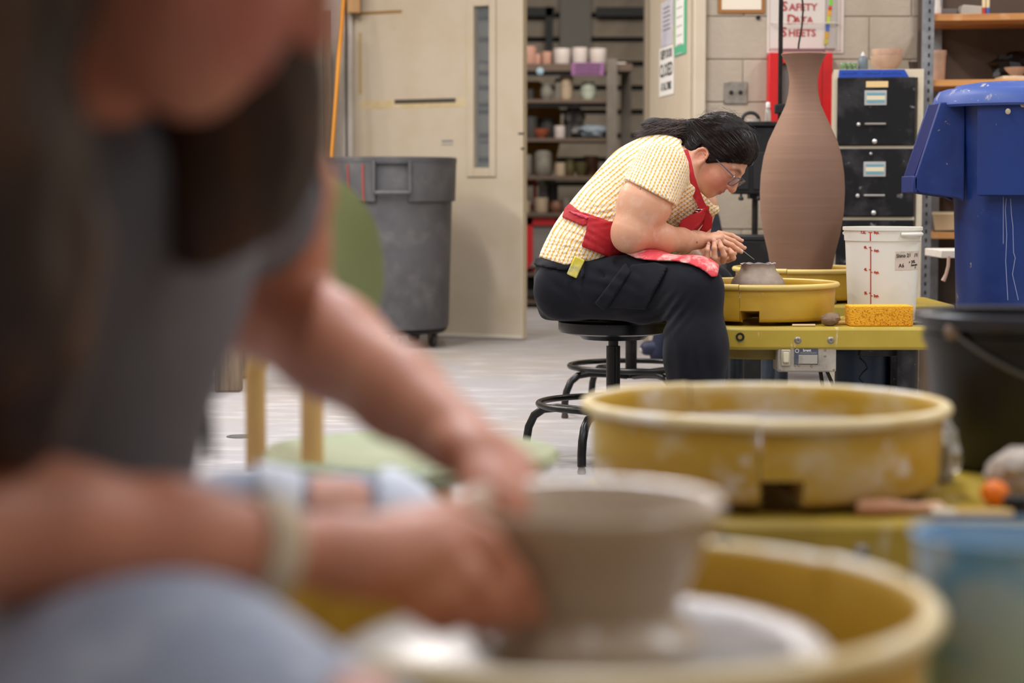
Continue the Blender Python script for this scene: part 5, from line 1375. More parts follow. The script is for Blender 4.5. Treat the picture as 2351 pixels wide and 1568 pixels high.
sleeve = np.where(Yg < GY, np.maximum(sleeve, dh + 0 * sleeve), np.maximum(sleeve, dh2 + 0 * sleeve))
# torso carved by folds, then smooth-united with the trimmed sleeves
folded = np.maximum(torso_only, np.where(np.abs(SV.D - np.minimum(torso_only, AV.D)) < .02, torso_only, SV.D) * 0 + torso_only)
k_ = .022
t_ = np.clip(.5 + .5 * (torso_only - sleeve) / k_, 0, 1)
D = torso_only * (1 - t_) + sleeve * t_ - k_ * t_ * (1 - t_)
fold = np.maximum(D, np.where(SV.D > np.minimum(torso_only, AV.D) + .0005, SV.D, D))
D = np.where((dh < .0) | (Yg > GY - .10), fold, D)
neck = np.sqrt((Xg - G(1604, 372)[0]) ** 2 + (Yg - GY) ** 2 + (Zg - G(1604, 372)[2]) ** 2) - .085
D = np.maximum(D, -neck)
neck2 = polysd(PX, PY, [(1560, 300), (1563, 330), (1581, 372), (1584, 420), (1640, 470), (1760, 470), (1760, 300)], S_)
D = np.maximum(D, -neck2 * 1.0 - 0) if False else np.maximum(D, np.where(np.abs(Yg - GY) < .30, -neck2, -1))
hemline = polysd(PX, PY, [(1100, 588), (1242, 592), (1300, 610), (1332, 600), (1420, 600), (1800, 560), (1800, 200), (1100, 200)], S_)
D = np.maximum(D, hemline)
# inner surface so the shirt is cloth, not a solid
fx_, fy_ = PX, PY
for cx_, cy_, sx_, sy_, lam_, tx_, ty2, am_ in ((1392, 488, 55, 26, 15., .30, 1., .0034), (1330, 545, 40, 30, 19., -.45, 1., .003), (1425, 445, 36, 22, 12., .9, .7, .0026), (1455, 400, 28, 18, 13., .8, .6, .002), (1530, 490, 40, 30, 17., 1., .35, .003), (1300, 575, 40, 18, 14., .2, 1., .002)):
    D = D + (am_ * np.exp(-((fx_ - cx_) / sx_) ** 2 - ((fy_ - cy_) / sy_) ** 2) * np.sin(6.283 * (tx_ * fx_ + ty2 * fy_ + 4 * np.sin(fx_ / 23.)) / lam_)).astype(np.float32)
Dsh = D.copy()
shirt = SV.mesh('shirt', shirtm, gp, D=D, smooth=2)
v = verts(shirt)
sp_ = np.array([G(*p)[[0, 2]] for p in ((1290, 690), (1345, 570), (1405, 490), (1480, 425), (1540, 385), (1600, 350))])
best = np.full(len(v), 1e9); s_o = np.zeros(len(v)); t_o = np.zeros(len(v)); acc = 0.
for i in range(len(sp_) - 1):
    a_, b_ = sp_[i], sp_[i + 1]; L_ = np.linalg.norm(b_ - a_); e_ = (b_ - a_) / L_
    w_ = v[:, [0, 2]] - a_; s1 = np.clip(w_ @ e_, -.2 if i == 0 else 0, L_ + (.2 if i == len(sp_) - 2 else 0)); q_ = w_ - s1[:, None] * e_
    d_ = np.linalg.norm(q_, axis=1); t1 = q_ @ np.array((-e_[1], e_[0]))
    sel = d_ < best; best[sel] = d_[sel]; s_o[sel] = acc + s1[sel]; t_o[sel] = np.sign(t1[sel]) * d_[sel]; acc += L_
t_o = t_o * 1.0 + 0
lat = np.abs(v[:, 1] - GY)
t_c = np.where(np.abs(t_o) > .07, np.sign(t_o) * (.07 + (np.abs(t_o) - .07) * 1.0) - np.sign(t_o) * (.185 - np.minimum(lat, .185)) * .8 * np.clip((np.abs(t_o) - .05) / .05, 0, 1), t_o)
ax0 = SL0; axd = (SL1 - SL0); axd /= np.linalg.norm(axd)
wv_ = v - ax0; sa_ = wv_ @ axd; perp = wv_ - sa_[:, None] * axd; pd = np.linalg.norm(perp, axis=1)
crs = np.cross(axd, (0, -1, 0)); crs /= np.linalg.norm(crs); c2 = np.cross(axd, crs)
angp = np.arctan2(perp @ crs, -(perp @ c2))
on_sl = (v[:, 1] < GY - .165) & (pd < .10) & (sa_ > -.035)
s_f = np.where(on_sl, sa_, s_o); t_f = np.where(on_sl, angp * .09, t_o)
vattr(shirt, 'pat', np.stack([s_f, t_f, np.zeros(len(v))], 1))
# --- trousers
navy = M('charcoal_navy_cloth', (21, 21, 27), .9, var=[((27, 27, 33), 14, .4, .75), ((150, 148, 146), 220, .74, .755)], bump=(9, .35, (1, 1, 1.6)), sheen=.05, spec=.2)
TV = Vox((.02, GY - .52, .0), (.80, GY + .52, .76), .005)
TV.ell(G(1318, 652), (.128, .106, .185), None, .03)
TV.ell(G(1292, 664, -.085), (.092, .088, .10), None, .03); TV.ell(G(1292, 664, .085), (.092, .088, .10), None, .03)
for sgn, kx, fx in ((-1, 0, 1603), (1, 34, 1650)):
    d0 = .10 * sgn; dk = .352 * sgn
    TV.cap(G(1325, 660, d0), G(1480, 662, d0 * 2.1), .098, .102, .03)
    TV.cap(G(1480, 662, d0 * 2.1), G(1592 + kx, 664, dk), .102, .080, .03)
    TV.cap(G(1596 + kx, 668, dk), G(1596 + kx, 800, dk * 1.05), .080, .090, .04)
    TV.cap(G(1596 + kx, 800, dk * 1.05), G(fx + kx * .5, 1040, dk * 1.05), .090, .076, .05)
for a_, b_, r_, e_ in (((1512, 742, -.21), (1560, 690, -.24), .016, .004), ((1508, 726, -.2), (1548, 668, -.245), .010, .003), ((1520, 762, -.2), (1575, 720, -.245), .010, .003), ((1440, 700, -.24), (1530, 650, -.25), .007, .003), ((1545, 640, -.24), (1560, 720, -.245), .005, .003), ((1340, 600, -.22), (1400, 650, -.24), .007, .003), ((1270, 620, -.19), (1330, 690, -.21), .007, .003)):
    TV.cap(G(*a_), G(*b_), r_, e_, .02, 's')
PX, PY = TV.pix()
TV0 = None
D = TV.D.copy()
wl = polysd(PX, PY, [(1150, 588), (1242, 592), (1310, 590), (1332, 562), (1400, 572), (1450, 540), (1800, 540), (1800, 1300), (1150, 1300)], S_)
Zg = TV.ax[2][None, None, :]
D = np.maximum(D, (.05 - Zg) + 0 * D)
for cx_, cy_, sx_, sy_, lam_, tx_, ty2, am_ in ((1540, 720, 40, 40, 24., .75, .7, .005), (1590, 830, 60, 110, 46., 1., -.12, .004), (1400, 640, 70, 50, 34., -.4, 1., .003), (1290, 650, 50, 50, 36., -.6, .8, .003), (1480, 720, 60, 25, 22., .3, 1., .003)):
    D = D + (am_ * np.exp(-((PX - cx_) / sx_) ** 2 - ((PY - cy_) / sy_) ** 2) * np.sin(6.283 * (tx_ * PX + ty2 * PY + 5 * np.sin(PX / 31.)) / lam_)).astype(np.float32)
Xw = TV.ax[0][:, None, None] + 0 * TV.ax[1][None, :, None] + 0 * TV.ax[2][None, None, :]; Zw = TV.ax[2][None, None, :] + 0 * Xw
gx = lambda p, d=-.1: G(p, 700, d)[0]
seat_sd = -polysd(Xw, Zw, [(-1., .462), (gx(1400), .458), (gx(1508), .432), (gx(1516, -.33), .37), (gx(1522, -.33), -1.), (-1., -1.)], 1.)
t_ = np.clip(.5 - .5 * (D - seat_sd) / .018, 0, 1); D = (D * (1 - t_) + seat_sd * t_ + .018 * t_ * (1 - t_)).astype(np.float32)   # cloth flattened on the stool
TV.D = D.copy(); D = np.maximum(D, wl)
trousers = TV.mesh('trousers', navy, gp, D=D, smooth=2)
def near_shell(Dv, VX, poly, off, th, name, mat, parent, side=-1, yl=.05, smooth=1, S=S_):
    px, py = VX.pix(); m = polysd(px, py, poly, S)
    Yg_ = VX.ax[1][None, :, None]
    d = np.maximum(np.abs(Dv - off) - th, m)
    if side: d = np.maximum(d, (Yg_ - (GY - yl)) * -side * 1. if side > 0 else (Yg_ - (GY - yl)) + 0 * d)
    return VX.mesh(name, mat, parent, D=d.astype(np.float32), smooth=smooth)
near_shell(TV.D, TV, [(1448, 608), (1504, 602), (1534, 611), (1482, 711), (1396, 706)], .005, .0065, 'cargo_pocket', navy, trousers, yl=.22)
near_shell(TV.D, TV, [(1436, 602), (1449, 624), (1389, 716), (1365, 696)], .012, .0065, 'pocket_flap', navy, trousers, yl=.18)
near_shell(TV.D, TV, [(1312, 590), (1333, 562), (1345, 566), (1341, 640), (1333, 637), (1334, 600)], .006, .0065, 'pocket_slash', navy, trousers, yl=.12)
# waistband
near_shell(TV.D, TV, [(1220, 590), (1243, 592), (1300, 606), (1318, 590), (1326, 603), (1300, 622), (1230, 610), (1222, 606)], .004, .005, 'waistband', navy, trousers, side=0)
# shoes
shoem = M('shoe_black', (26, 26, 30), .6)
for sgn, px in ((-1, 1607), (1, 1668)):
    c = G(px, 1040, .35 * sgn); m = Vox((c[0] - .12, c[1] - .07, -.002), (c[0] + .22, c[1] + .07, .15), .006)
    m.cap((c[0] - .01, c[1], .045), (c[0] + .13, c[1], .036), .042, .036, .03); m.cap((c[0] + .0, c[1], .05), (c[0] - .0, c[1], .10), .042, .046, .03)
    Dd = np.maximum(m.D, .002 - m.ax[2][None, None, :]); m.mesh('shoe', shoem, gp, D=Dd.astype(np.float32))
# --- apron
apr = M('red_apron', (178, 24, 32), .75, var=[((150, 14, 22), 5, .4, .7), ((206, 60, 66), 40, .55, .8)], bump=(14, .35))
aprp = M('red_apron_slip', (206, 66, 72), .75, var=[((222, 176, 164), 18, .48, .62, (1, 1, 1.2)), ((176, 40, 48), 9, .5, .7), ((150, 120, 130), 30, .58, .72)], bump=(26, .4))
band = near_shell(Dsh, SV, [(1296, 478), (1308, 466), (1330, 484), (1362, 494), (1440, 522), (1440, 540), (1400, 532), (1355, 512), (1340, 520), (1290, 499)], .004, .0045, 'apron', apr, gp, side=0)
near_shell(Dsh, SV, [(1350, 496), (1440, 516), (1470, 520), (1470, 604), (1400, 592), (1334, 566), (1345, 530)], .008, .0045, 'apron_side', apr, band, yl=.02, S=S_)
near_shell(Dsh, SV, [(1302, 482), (1312, 490), (1345, 503), (1362, 500), (1330, 489)], .0095, .0045, 'apron_tie', M('apron_tie_pink', (204, 62, 84), .7), band)
near_shell(TV.D, TV, [(1404, 500), (1412, 566), (1432, 580), (1462, 594), (1510, 600), (1550, 600), (1580, 605), (1605, 615), (1622, 626), (1634, 637), (1648, 634), (1660, 560), (1600, 500)], .009, .0058, 'apron_lap', aprp, band, yl=-.01, smooth=2)
near_shell(Dsh, SV, [(1556, 522), (1560, 512), (1582, 500), (1608, 470), (1628, 472), (1628, 500), (1600, 530), (1575, 540)], .008, .006, 'apron_bib', apr, band, side=0)
def ribbon(name, pts, wd, mat, parent, wdir, th=.003):
    P = [Vector(p) for p in pts]; vs = []; fs = []
    for i, p in enumerate(P):
        t = (P[min(i + 1, len(P) - 1)] - P[max(i - 1, 0)]).normalized(); wv = Vector(wdir); wv = (wv - t * wv.dot(t)).normalized(); n = t.cross(wv)
        ww = wd[i] if hasattr(wd, '__len__') else wd
        for a, b in ((-1, -1), (1, -1), (1, 1), (-1, 1)): vs.append(p + wv * ww / 2 * a + n * th / 2 * b)
    for i in range(len(P) - 1):
        for j in range(4): fs.append((i * 4 + j, i * 4 + (j + 1) % 4, i * 4 + 4 + (j + 1) % 4, i * 4 + 4 + j))
    fs += [(3, 2, 1, 0), tuple((len(P) - 1) * 4 + j for j in range(4))]
    o = MB().add(vs, fs).build(name, mat, None)
    o.parent = parent
    o.matrix_parent_inverse = Matrix.Translation(-Vector(parent.location)) if parent.type == 'EMPTY' else Matrix.Identity(4)
    return o
def pmesh(mb, name, mat, parent, **k):
    """world-space mesh hung under the potter"""
    o = mb.build(name, mat, None, **k); o.parent = parent
    if parent is gp or parent.type == 'EMPTY': o.matrix_parent_inverse = Matrix.Translation(-Vector(parent.location))
    return o
st = [G(1572, 345, -.085), G(1578, 372, -.115), G(1585, 405, -.128), G(1596, 438, -.122), G(1608, 465, -.114), G(1618, 484, -.11)]
ribbon('neck_strap', st, [.02, .026, .026, .026, .024, .022], apr, band, (1, 0, .35))
st = [G(1600, 440, .06), G(1612, 462, .04), G(1620, 484, .02), G(1624, 505, -.0)]
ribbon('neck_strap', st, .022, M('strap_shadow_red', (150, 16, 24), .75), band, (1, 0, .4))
rg = [G(1606 + 11 * math.cos(a), 484 + 3.2 * math.sin(a), -.108 + .008 * math.sin(a)) for a in np.linspace(0, 2 * PI, 17)[:-1]]
MB().tube(rg, .0016, 6, closed=True).build('strap_ring', chrome, band)
st = [G(1618, 482, -.104), G(1610, 496, -.118), G(1592, 508, -.13), G(1574, 518, -.135), G(1562, 528, -.13)]
ribbon('bib_fold', st, [.020, .03, .045, .042, .02], apr, band, (.3, 0, 1), .006)
st = [G(1618, 482, -.10), G(1626, 500, -.085), G(1624, 520, -.07), G(1612, 532, -.06)]
ribbon('bib_fold', st, [.014, .026, .03, .02], apr, band, (1, 0, .3), .006)
# --- hair
HV = Vox(G(1440, 470) - (0, .16, .02), G(1775, 225) + (0, .16, .02), .0036)
HV.ell(Hd(.020, -.022), (.110, .112, .0895), HM, .01)
HV.ell(Hd(.075, .020), (.045, .050, .055), HM, .02); HV.ell(Hd(-.032, -.058), (.060, .052, .082), HM, .02)
Xg, Yg, Zg = HV.ax[0][:, None, None], HV.ax[1][None, :, None], HV.ax[2][None, None, :]
q_ = [Xg - HO[0], Yg - HO[1], Zg - HO[2]]
U_ = sum(q_[i] * hU[i] for i in range(3)); F_ = sum(q_[i] * hF[i] for i in range(3)); R_ = sum(q_[i] * hR[i] for i in range(3))
D = HV.D.copy()
aR = np.abs(R_)
cutf = (F_ - .70 * U_ - .041 + .012 * np.clip((aR - .03) / .05, 0, 1)) / 1.22       # hairline, forehead to sideburn
low = -(U_ + .030) - .55 * np.clip(-F_ - .045, 0, 1)                                 # side boundary
low = np.where(F_ < -.048, -(U_ + .082), np.where(F_ > -.004, -(U_ + .036), -(U_ + .006 + 0 * F_)))
D = np.maximum(np.maximum(D, cutf), low * .8)
ear = np.sqrt(((U_ + .040) / .036) ** 2 + ((F_ + .021) / .025) ** 2 + ((aR - .085) / .03) ** 2) - 1
D = np.maximum(D, -ear * .024)
k_ = .012
HV2 = Vox(HV.lo, HV.lo + HV.h * (HV.n - 1), HV.h)
g = np.random.default_rng(17)
HV2.cap(G(1592, 298), G(1560, 297), .034, .026, .02)
for px, py, dy, r in ((1548, 290, 0, .030), (1530, 285, .008, .032), (1512, 284, -.008, .032), (1494, 284, .004, .031), (1530, 300, -.015, .026), (1505, 300, .01, .026)):
    HV2.ell(G(px, py + 3, dy), (r * .95, r * .85, r * .66), None, .014)
HV2.D = np.minimum(HV2.D, 1)
n_ = HV2.n[:3]
D2_ = HV2.D[:D.shape[0], :D.shape[1], :D.shape[2]]
t_ = np.clip(.5 + .5 * (D - D2_) / k_, 0, 1); D = D * (1 - t_) + D2_ * t_ - k_ * t_ * (1 - t_)
groove = .0022 * np.sin(190 * (R_ + .35 * U_) + 9 * np.sin(40 * F_)) * np.sin(37 * (F_ + R_))
D = D + groove
hair = HV.mesh('hair', hairm, gp, D=D.astype(np.float32), smooth=1)
strands = MB()
g = np.random.default_rng(23)
tie = G(1578, 296)
hcol = M('hair_strand', (38, 27, 24), .42, var=[((46, 33, 28), 14, .5, .7)])
tcol = M('tail_strand', (62, 44, 37), .45, var=[((96, 70, 56), 30, .5, .7), ((34, 24, 20), 18, .5, .7)])
tail = MB(); fly = strands
HC = np.array((.020, -.022, 0))
def hug(p, gap):
    """slide a strand point along its radius until it lies on the hair surface"""
    d = p - Hd(*HC); L_ = np.linalg.norm(d); d = d / max(L_, 1e-6)
    for _ in range(4):
        ix = np.clip(np.round((p - HV.lo) / HV.h).astype(int), 0, np.array(D.shape) - 1)
        p = p + d * np.clip(gap - float(D[tuple(ix)]), -.008, .012)
    return p
for i in range(2600):                                                      # strands swept back from the hairline and nape to the tie
    if i % 5:
        th = g.uniform(-1.3, 1.3); u = g.uniform(.005, .125); r_ = math.sin(th) * .088
        a0 = np.array((u, .70 * u + .034 - .012 * min(1, max(0, (abs(r_) - .03) / .05)), r_)); sag = 0.
    else:
        a0 = np.array((g.uniform(-.078, .0), g.uniform(-.075, -.052), g.choice((-1, 1)) * g.uniform(.03, .085)))
    e1 = np.array((.004, -.128, a0[2] * .12)); pts = []; gp_ = g.uniform(.0, .0022)
    for k in range(9):
        t = k / 8; p = a0 * (1 - t) + e1 * t
        dq = p - HC; el = np.sqrt((dq[0] / .1125) ** 2 + (dq[1] / .1145) ** 2 + (dq[2] / .0915) ** 2)
        p = HC + dq / max(el, .25)
        pts.append(hug(Hd(*p), gp_) if k < 8 else Hd(*p))
    ok_ = all(not (abs(((p - HO) @ hU) + .038) < .034 and abs(((p - HO) @ hF) + .021) < .024) for p in pts)
    if ok_: strands.tube(pts, [.0002] + [.00052] * 7 + [.0003], 3)
for i in range(2400):                                                       # loose wavy ends of the tied hair
    p = tie + np.clip(g.normal(0, .012, 3), -.022, .022); d = np.array((-1., g.normal(0, .24), np.clip(g.normal(-.03, .11), -.3, .12))); ph = g.uniform(0, 6); L_ = g.uniform(.06, .155)
    pts = []
    for k in range(10):
        t = k / 9
        pts.append(p + d * L_ * t + np.array((0, .005 * math.sin(ph + 6.5 * t), .0055 * math.cos(ph * 1.7 + 7 * t) - .022 * t * t + .008 * t)))
    tail.tube(pts, [.00042] * 8 + [.0003, .00015], 3)
for i in range(90):                                                        # fine flyaways above the crown
    a0 = Hd(*(np.array((.02, -.022, 0)) + np.array((.112 * math.cos(ph_ := g.uniform(-.9, 2.4)), -.114 * math.sin(ph_), g.uniform(-.04, .04)))))
    d = (a0 - Hd(.02, -.022)); d /= np.linalg.norm(d); tn = np.cross(d, (0, 1, 0)) * (1 if g.random() < .5 else -1)
    pts = [a0 + d * (.009 * t ** .7) + tn * .035 * t + np.array((0, .01 * t * math.sin(i), 0)) for t in np.linspace(0, 1, 7)]
    strands.tube(pts, .0002, 3)
so_ = strands.build('hair_strand', hcol, hair); so_['kind'] = 'stuff'
so_ = tail.build('ponytail_strand', tcol, hair); so_['kind'] = 'stuff'
MB().tube([tie + np.array((-.004 * math.sin(a) * 0, .026 * math.cos(a), .026 * math.sin(a))) for a in np.linspace(0, 2 * PI, 17)[:-1]], .006, 8, closed=True).build('hair_tie', M('hair_tie', (18, 18, 22), .5), hair)
# --- glasses
gl = thing('glasses', None, None); bpy.data.objects.remove(gl)
frm = M('clear_grey_frame', (112, 108, 120), .12, trans=.35, spec=.7)
lens = M('lens', (236, 236, 240), .02, trans=.96, ior=1.15)
gm = MB(); lm = MB()
for s in (1, -1):
    ringp = []
    for a in np.linspace(0, 2 * PI, 25)[:-1]:
        cu, cr = math.copysign(abs(math.sin(a)) ** .7, math.sin(a)), math.copysign(abs(math.cos(a)) ** .7, math.cos(a))
        ringp.append(Hd(-.009 + .0185 * cu, .1045 - .006 * abs(.036 + .023 * cr) / .06 + .006 * (.0185 * cu) / .0185 * .4, s * (.0365 + .0245 * cr)))
    gm.tube(ringp, .0019, 8, closed=True)
    o = len(lm.v); lm.add([tuple(p) for p in ringp] + [tuple(np.array(p) + hF * .0012) for p in ringp], [tuple(range(24)), tuple(range(47, 23, -1))] + [(i, (i + 1) % 24, (i + 1) % 24 + 24, i + 24) for i in range(24)])
    gm.tube([Hd(.004, .0985, s * .0605), Hd(.004, .094, s * .0685), Hd(.001, .06, s * .0765), Hd(-.004, .02, s * .080), Hd(-.010, -.015, s * .081)], [.0024, .0026, .0022, .0016, .0012], 8)
gm.tube([Hd(-.002, .104, .012), Hd(.003, .109, 0), Hd(-.002, .104, -.012)], .0018, 8)
gob = pmesh(gm, 'glasses', frm, gp)
lob = lm.build('lens', lens, gob)
hg = MB()
for s in (1, -1): hg.ball(tuple(Hd(.004, .096, s * .0685)), .0026, 8)
hg.build('hinge', chrome, gob)
# --- tool in hand, phone in pocket
a, b, c = G(1690, 566, -.052), G(1706, 576, -.054), G(1732, 596, -.05)
t = thing('needle_tool', 'thin steel needle tool held in the fingers above the cut pot', 'tool', a)
MB().tube([np.array((0, 0, 0)), b - a], [.0026, .0022], 8).build('handle', M('tool_handle', (206, 198, 186), .4), t)
MB().tube([b - a, c - a], [.0014, .0005], 6).build('needle', chrome, t)
pc = G(1322, 613, -.200)
t = thing('phone', 'phone in a shiny yellow case poking out of the trouser pocket', 'phone', pc)
phm = M('phone_yellow', (214, 196, 70), .25, var=[((236, 222, 120), 30, .45, .6, (1, 1, .5)), ((170, 164, 130), 22, .52, .66, (.5, 1, 1))])
o = MB().box((0, 0, 0), (.034, .010, .062)).build('case', phm, t, bev=.004); o.rotation_euler = (.0, .42, .0)
# ------------------------------------------------------------------ thrower in the foreground
def Pq(px, py, Y): return at(px, py, Y)
fp = thing('person', 'person with long brown hair and grey apron throwing the bowl, close to the camera', 'person', (-.42, 1.45, .0))
skin2 = M('skin_thrower', (196, 132, 104), .5, var=[((182, 112, 86), 7, .4, .75)], sss=.05, attr=[('blush_shade', (176, 92, 80)), ('lip', (150, 66, 62)), ('brow', (48, 32, 24))])
HY = 1.2
a2 = math.radians(58)
hU2 = np.array((math.cos(a2), 0, math.sin(a2))); hF2_ = np.array((math.sin(a2), 0, -math.cos(a2))); hR2_ = np.array((0, -1., 0))
HO2 = Pq(442, -248, HY)
H2 = lambda u, f, r=0.: HO2 + hU2 * u + hF2_ * f + hR2_ * r
HM2 = np.stack([hU2, hF2_, hR2_], 1)
V = Vox((-.74, .92, .40), (.12, 1.98, 1.27), .0058)
head_sdf(V, H2, HM2)
V.cap(H2(-.055, -.03), Pq(120, 300, 1.36), .055, .062, .03)
ch_ = Pq(60, 560, 1.42)
V.ell(Pq(60, 480, 1.42), (.12, .19, .16), None, .04); V.ell(Pq(40, 850, 1.45), (.11, .16, .16), None, .04)
# far arm
fa = [Pq(600, 430, 1.74), Pq(618, 560, 1.80), Pq(606, 690, 1.82), Pq(760, 795, 1.76), Pq(915, 905, 1.68), Pq(1050, 1010, 1.60)]
V.cap(Pq(200, 420, 1.50), fa[0], .075, .062, .04)
V.chain(fa[:3], [.058, .052, .048], .02); V.chain(fa[2:], [.050, .045, .037, .030], .02)
V.ell(Pq(1110, 1055, 1.565), (.046, .026, .038), axes2(Pq(1050, 1010, 1.6), Pq(1180, 1090, 1.55)), .014)
for pts, rs in (([(1150, 1040, 1.575), (1195, 1062, 1.56), (1218, 1110, 1.545), (1222, 1160, 1.535)], (.0115, .010, .009, .0075)),
                ([(1140, 1055, 1.545), (1190, 1090, 1.53), (1212, 1140, 1.52), (1216, 1185, 1.515)], (.0115, .0105, .009, .0075)),
                ([(1130, 1075, 1.525), (1175, 1115, 1.505), (1196, 1160, 1.498), (1200, 1200, 1.496)], (.011, .010, .009, .0075)),
                ([(1120, 1090, 1.51), (1155, 1135, 1.49), (1172, 1170, 1.484), (1178, 1205, 1.482)], (.0105, .009, .008, .007)),
                ([(1085, 1075, 1.53), (1088, 1130, 1.50), (1110, 1180, 1.47)], (.013, .0115, .009))):
    V.chain([Pq(*p) for p in pts], rs, .005)
# near arm
na = [Pq(-60, 470, 1.22), Pq(-330, 850, 1.10), Pq(-330, 1235, 1.10), Pq(120, 1222, 1.19), Pq(400, 1235, 1.235), Pq(630, 1262, 1.28)]
V.chain(na[:3], [.066, .056, .048], .02); V.chain(na[2:], [.047, .041, .034, .028], .02)
V.ell(Pq(810, 1275, 1.309), (.056, .030, .034), axes2(Pq(640, 1262, 1.284), Pq(990, 1290, 1.324)), .016)
V.ell(Pq(960, 1255, 1.329), (.036, .026, .034), axes2(Pq(700, 1262, 1.284), Pq(1060, 1260, 1.324)), .014)
for pts, rs in (([(1030, 1205, 1.339), (1110, 1245, 1.336), (1180, 1330, 1.342), (1228, 1412, 1.356)], (.0145, .0125, .0115, .0095)),
                ([(1000, 1275, 1.319), (1075, 1325, 1.316), (1130, 1385, 1.330), (1165, 1432, 1.349)], (.0135, .012, .0105, .009)),
                ([(960, 1320, 1.309), (1025, 1370, 1.309), (1075, 1412, 1.326), (1100, 1440, 1.344)], (.0125, .011, .0098, .0085)),
                ([(910, 1345, 1.304), (960, 1395, 1.306), (1000, 1425, 1.324), (1025, 1440, 1.339)], (.0115, .010, .009, .008)),
                ([(900, 1215, 1.354), (1010, 1185, 1.384), (1080, 1165, 1.404)], (.016, .0125, .0095))):
    V.chain([Pq(*p) for p in pts], rs, .006)
fb = V.mesh('body', skin2, fp, smooth=2)
face_attrs(fb, H2, hU2, hF2_, hR2_, HO2)
# wrist band
c = (na[4] * .12 + na[5] * .88); d = na[5] - na[4]; d /= np.linalg.norm(d)
e1 = np.cross(d, (0, 1, 0)); e1 /= np.linalg.norm(e1); e2 = np.cross(d, e1)
bandm = M('cream_wristband', (214, 196, 166), .6)
wbm = MB()
for k in (-1, 0, 1): wbm.tube([c + d * .0075 * k + (e1 * math.cos(a) + e2 * math.sin(a)) * .0315 for a in np.linspace(0, 2 * PI, 25)[:-1]], .0045, 8, closed=True)
pmesh(wbm, 'wrist_band', bandm, fp)
# apron and dark shirt
apg = M('grey_apron', (112, 110, 116), .8, var=[((96, 94, 100), 5, .4, .7)], bump=(10, .4))
AVx = Vox((-.78, 1.02, .40), (.0, 1.95, 1.12), .0075)
AVx.ell(Pq(150, 520, 1.46), (.13, .20, .13), None, .06)
AVx.cap(Pq(180, 480, 1.48), Pq(560, 470, 1.68), .085, .065, .05)
AVx.cap(Pq(60, 560, 1.46), Pq(0, 800, 1.48), .145, .145, .06)
AVx.cap(Pq(0, 800, 1.48), Pq(70, 1140, 1.52), .145, .125, .06)
PX, PY = AVx.pix()
D = np.maximum(AVx.D, -(np.sqrt((AVx.ax[0][:, None, None] - Pq(160, 290, 1.36)[0]) ** 2 + (AVx.ax[1][None, :, None] - 1.36) ** 2 + (AVx.ax[2][None, None, :] - Pq(160, 290, 1.36)[2]) ** 2) - .085))
AVx.mesh('apron', apg, fp, D=D.astype(np.float32), smooth=2)
shd = M('charcoal_shirt', (84, 83, 89), .8)
SVx = Vox((-.78, 1.0, .40), (.0, 1.95, 1.14), .0075)
SVx.ell(Pq(60, 480, 1.42), (.132, .202, .172), None, .04); SVx.ell(Pq(40, 850, 1.45), (.122, .172, .172), None, .04)
SVx.ell(Pq(110, 400, 1.38), (.115, .15, .075), None, .04); SVx.cap(Pq(200, 420, 1.50), Pq(560, 425, 1.71), .085, .070, .04)
SVx.cap(Pq(-40, 470, 1.30), Pq(-150, 640, 1.18), .082, .072, .03)
SVx.mesh('shirt', shd, fp, smooth=2)
navy2 = M('navy_strap', (26, 30, 46), .7)
o = ribbon('apron_strap', [Pq(90, 190, 1.24), Pq(150, 265, 1.26), Pq(240, 325, 1.285), Pq(340, 375, 1.32), Pq(420, 440, 1.36)], [.03, .032, .034, .034, .03], navy2, fp, (.4, 0, 1), .004)
o = ribbon('apron_edge', [Pq(468, 800, 1.56), Pq(462, 880, 1.555), Pq(482, 960, 1.55), Pq(486, 1060, 1.55)], .012, navy2, fp, (0, 1, 0), .006)
# jeans
jn = M('grey_blue_jeans', (140, 145, 160), .8, var=[((120, 125, 140), 4, .4, .7), ((206, 210, 218), 4.5, .5, .68), ((172, 174, 182), 14, .5, .75)], bump=(120, .1))
JV = Vox((-.80, .84, .0), (.06, 2.06, .74), .009)
JV.ell(Pq(-150, 1330, 1.45) * (1, 1, 0) + np.array((0, 0, .50)), (.17, .21, .13), None, .06)
hipx = -.48
JV.cap((hipx, 1.30, .50), Pq(400, 1722, 1.12), .094, .088, .06); JV.cap(Pq(400, 1722, 1.12), Pq(800, 1890, 1.08), .086, .070, .06)
JV.cap(Pq(800, 1890, 1.08), (-.10, 1.06, .06), .068, .055, .05)
JV.cap((hipx, 1.62, .52), Pq(560, 1310, 1.86), .095, .085, .06); JV.cap(Pq(560, 1310, 1.86), Pq(830, 1275, 1.90), .083, .070, .05)
JV.cap(Pq(830, 1280, 1.90), (-.16, 1.96, .06), .068, .055, .05)
hk = Pq(840, 1530, 1.02); hk2 = Pq(772, 1105, 1.84)
D = np.maximum(JV.D, .045 - JV.ax[2][None, None, :]).astype(np.float32)
jeans = JV.mesh('jeans', jn, fp, D=D, smooth=2)
kn = M('knee_skin', (206, 150, 126), .55)
def patch(poly, Y0, Y1, name, mat, sc_):
    px, py = JV.pix(); m = polysd(px, py, poly, sc_); Yg_ = JV.ax[1][None, :, None]
    d = np.maximum(np.abs(JV.D - .003) - .0085, m); d = np.maximum(d, np.maximum(Y0 - Yg_, Yg_ - Y1)); return JV.mesh(name, mat, jeans, D=d.astype(np.float32), smooth=3)
patch([(705, 1060), (860, 1060), (862, 1180), (700, 1180)], 1.70, 1.86, 'knee_skin', kn, 2450)
faded_lit = M('faded_lit_denim', (206, 211, 220), .8, var=[((176, 184, 200), 7, .45, .65)])  # worn denim, plus the far thigh's strong light painted in
patch([(575, 1050), (706, 1050), (702, 1190), (600, 1190)], 1.70, 1.86, 'faded_lit_patch', faded_lit, 2450)
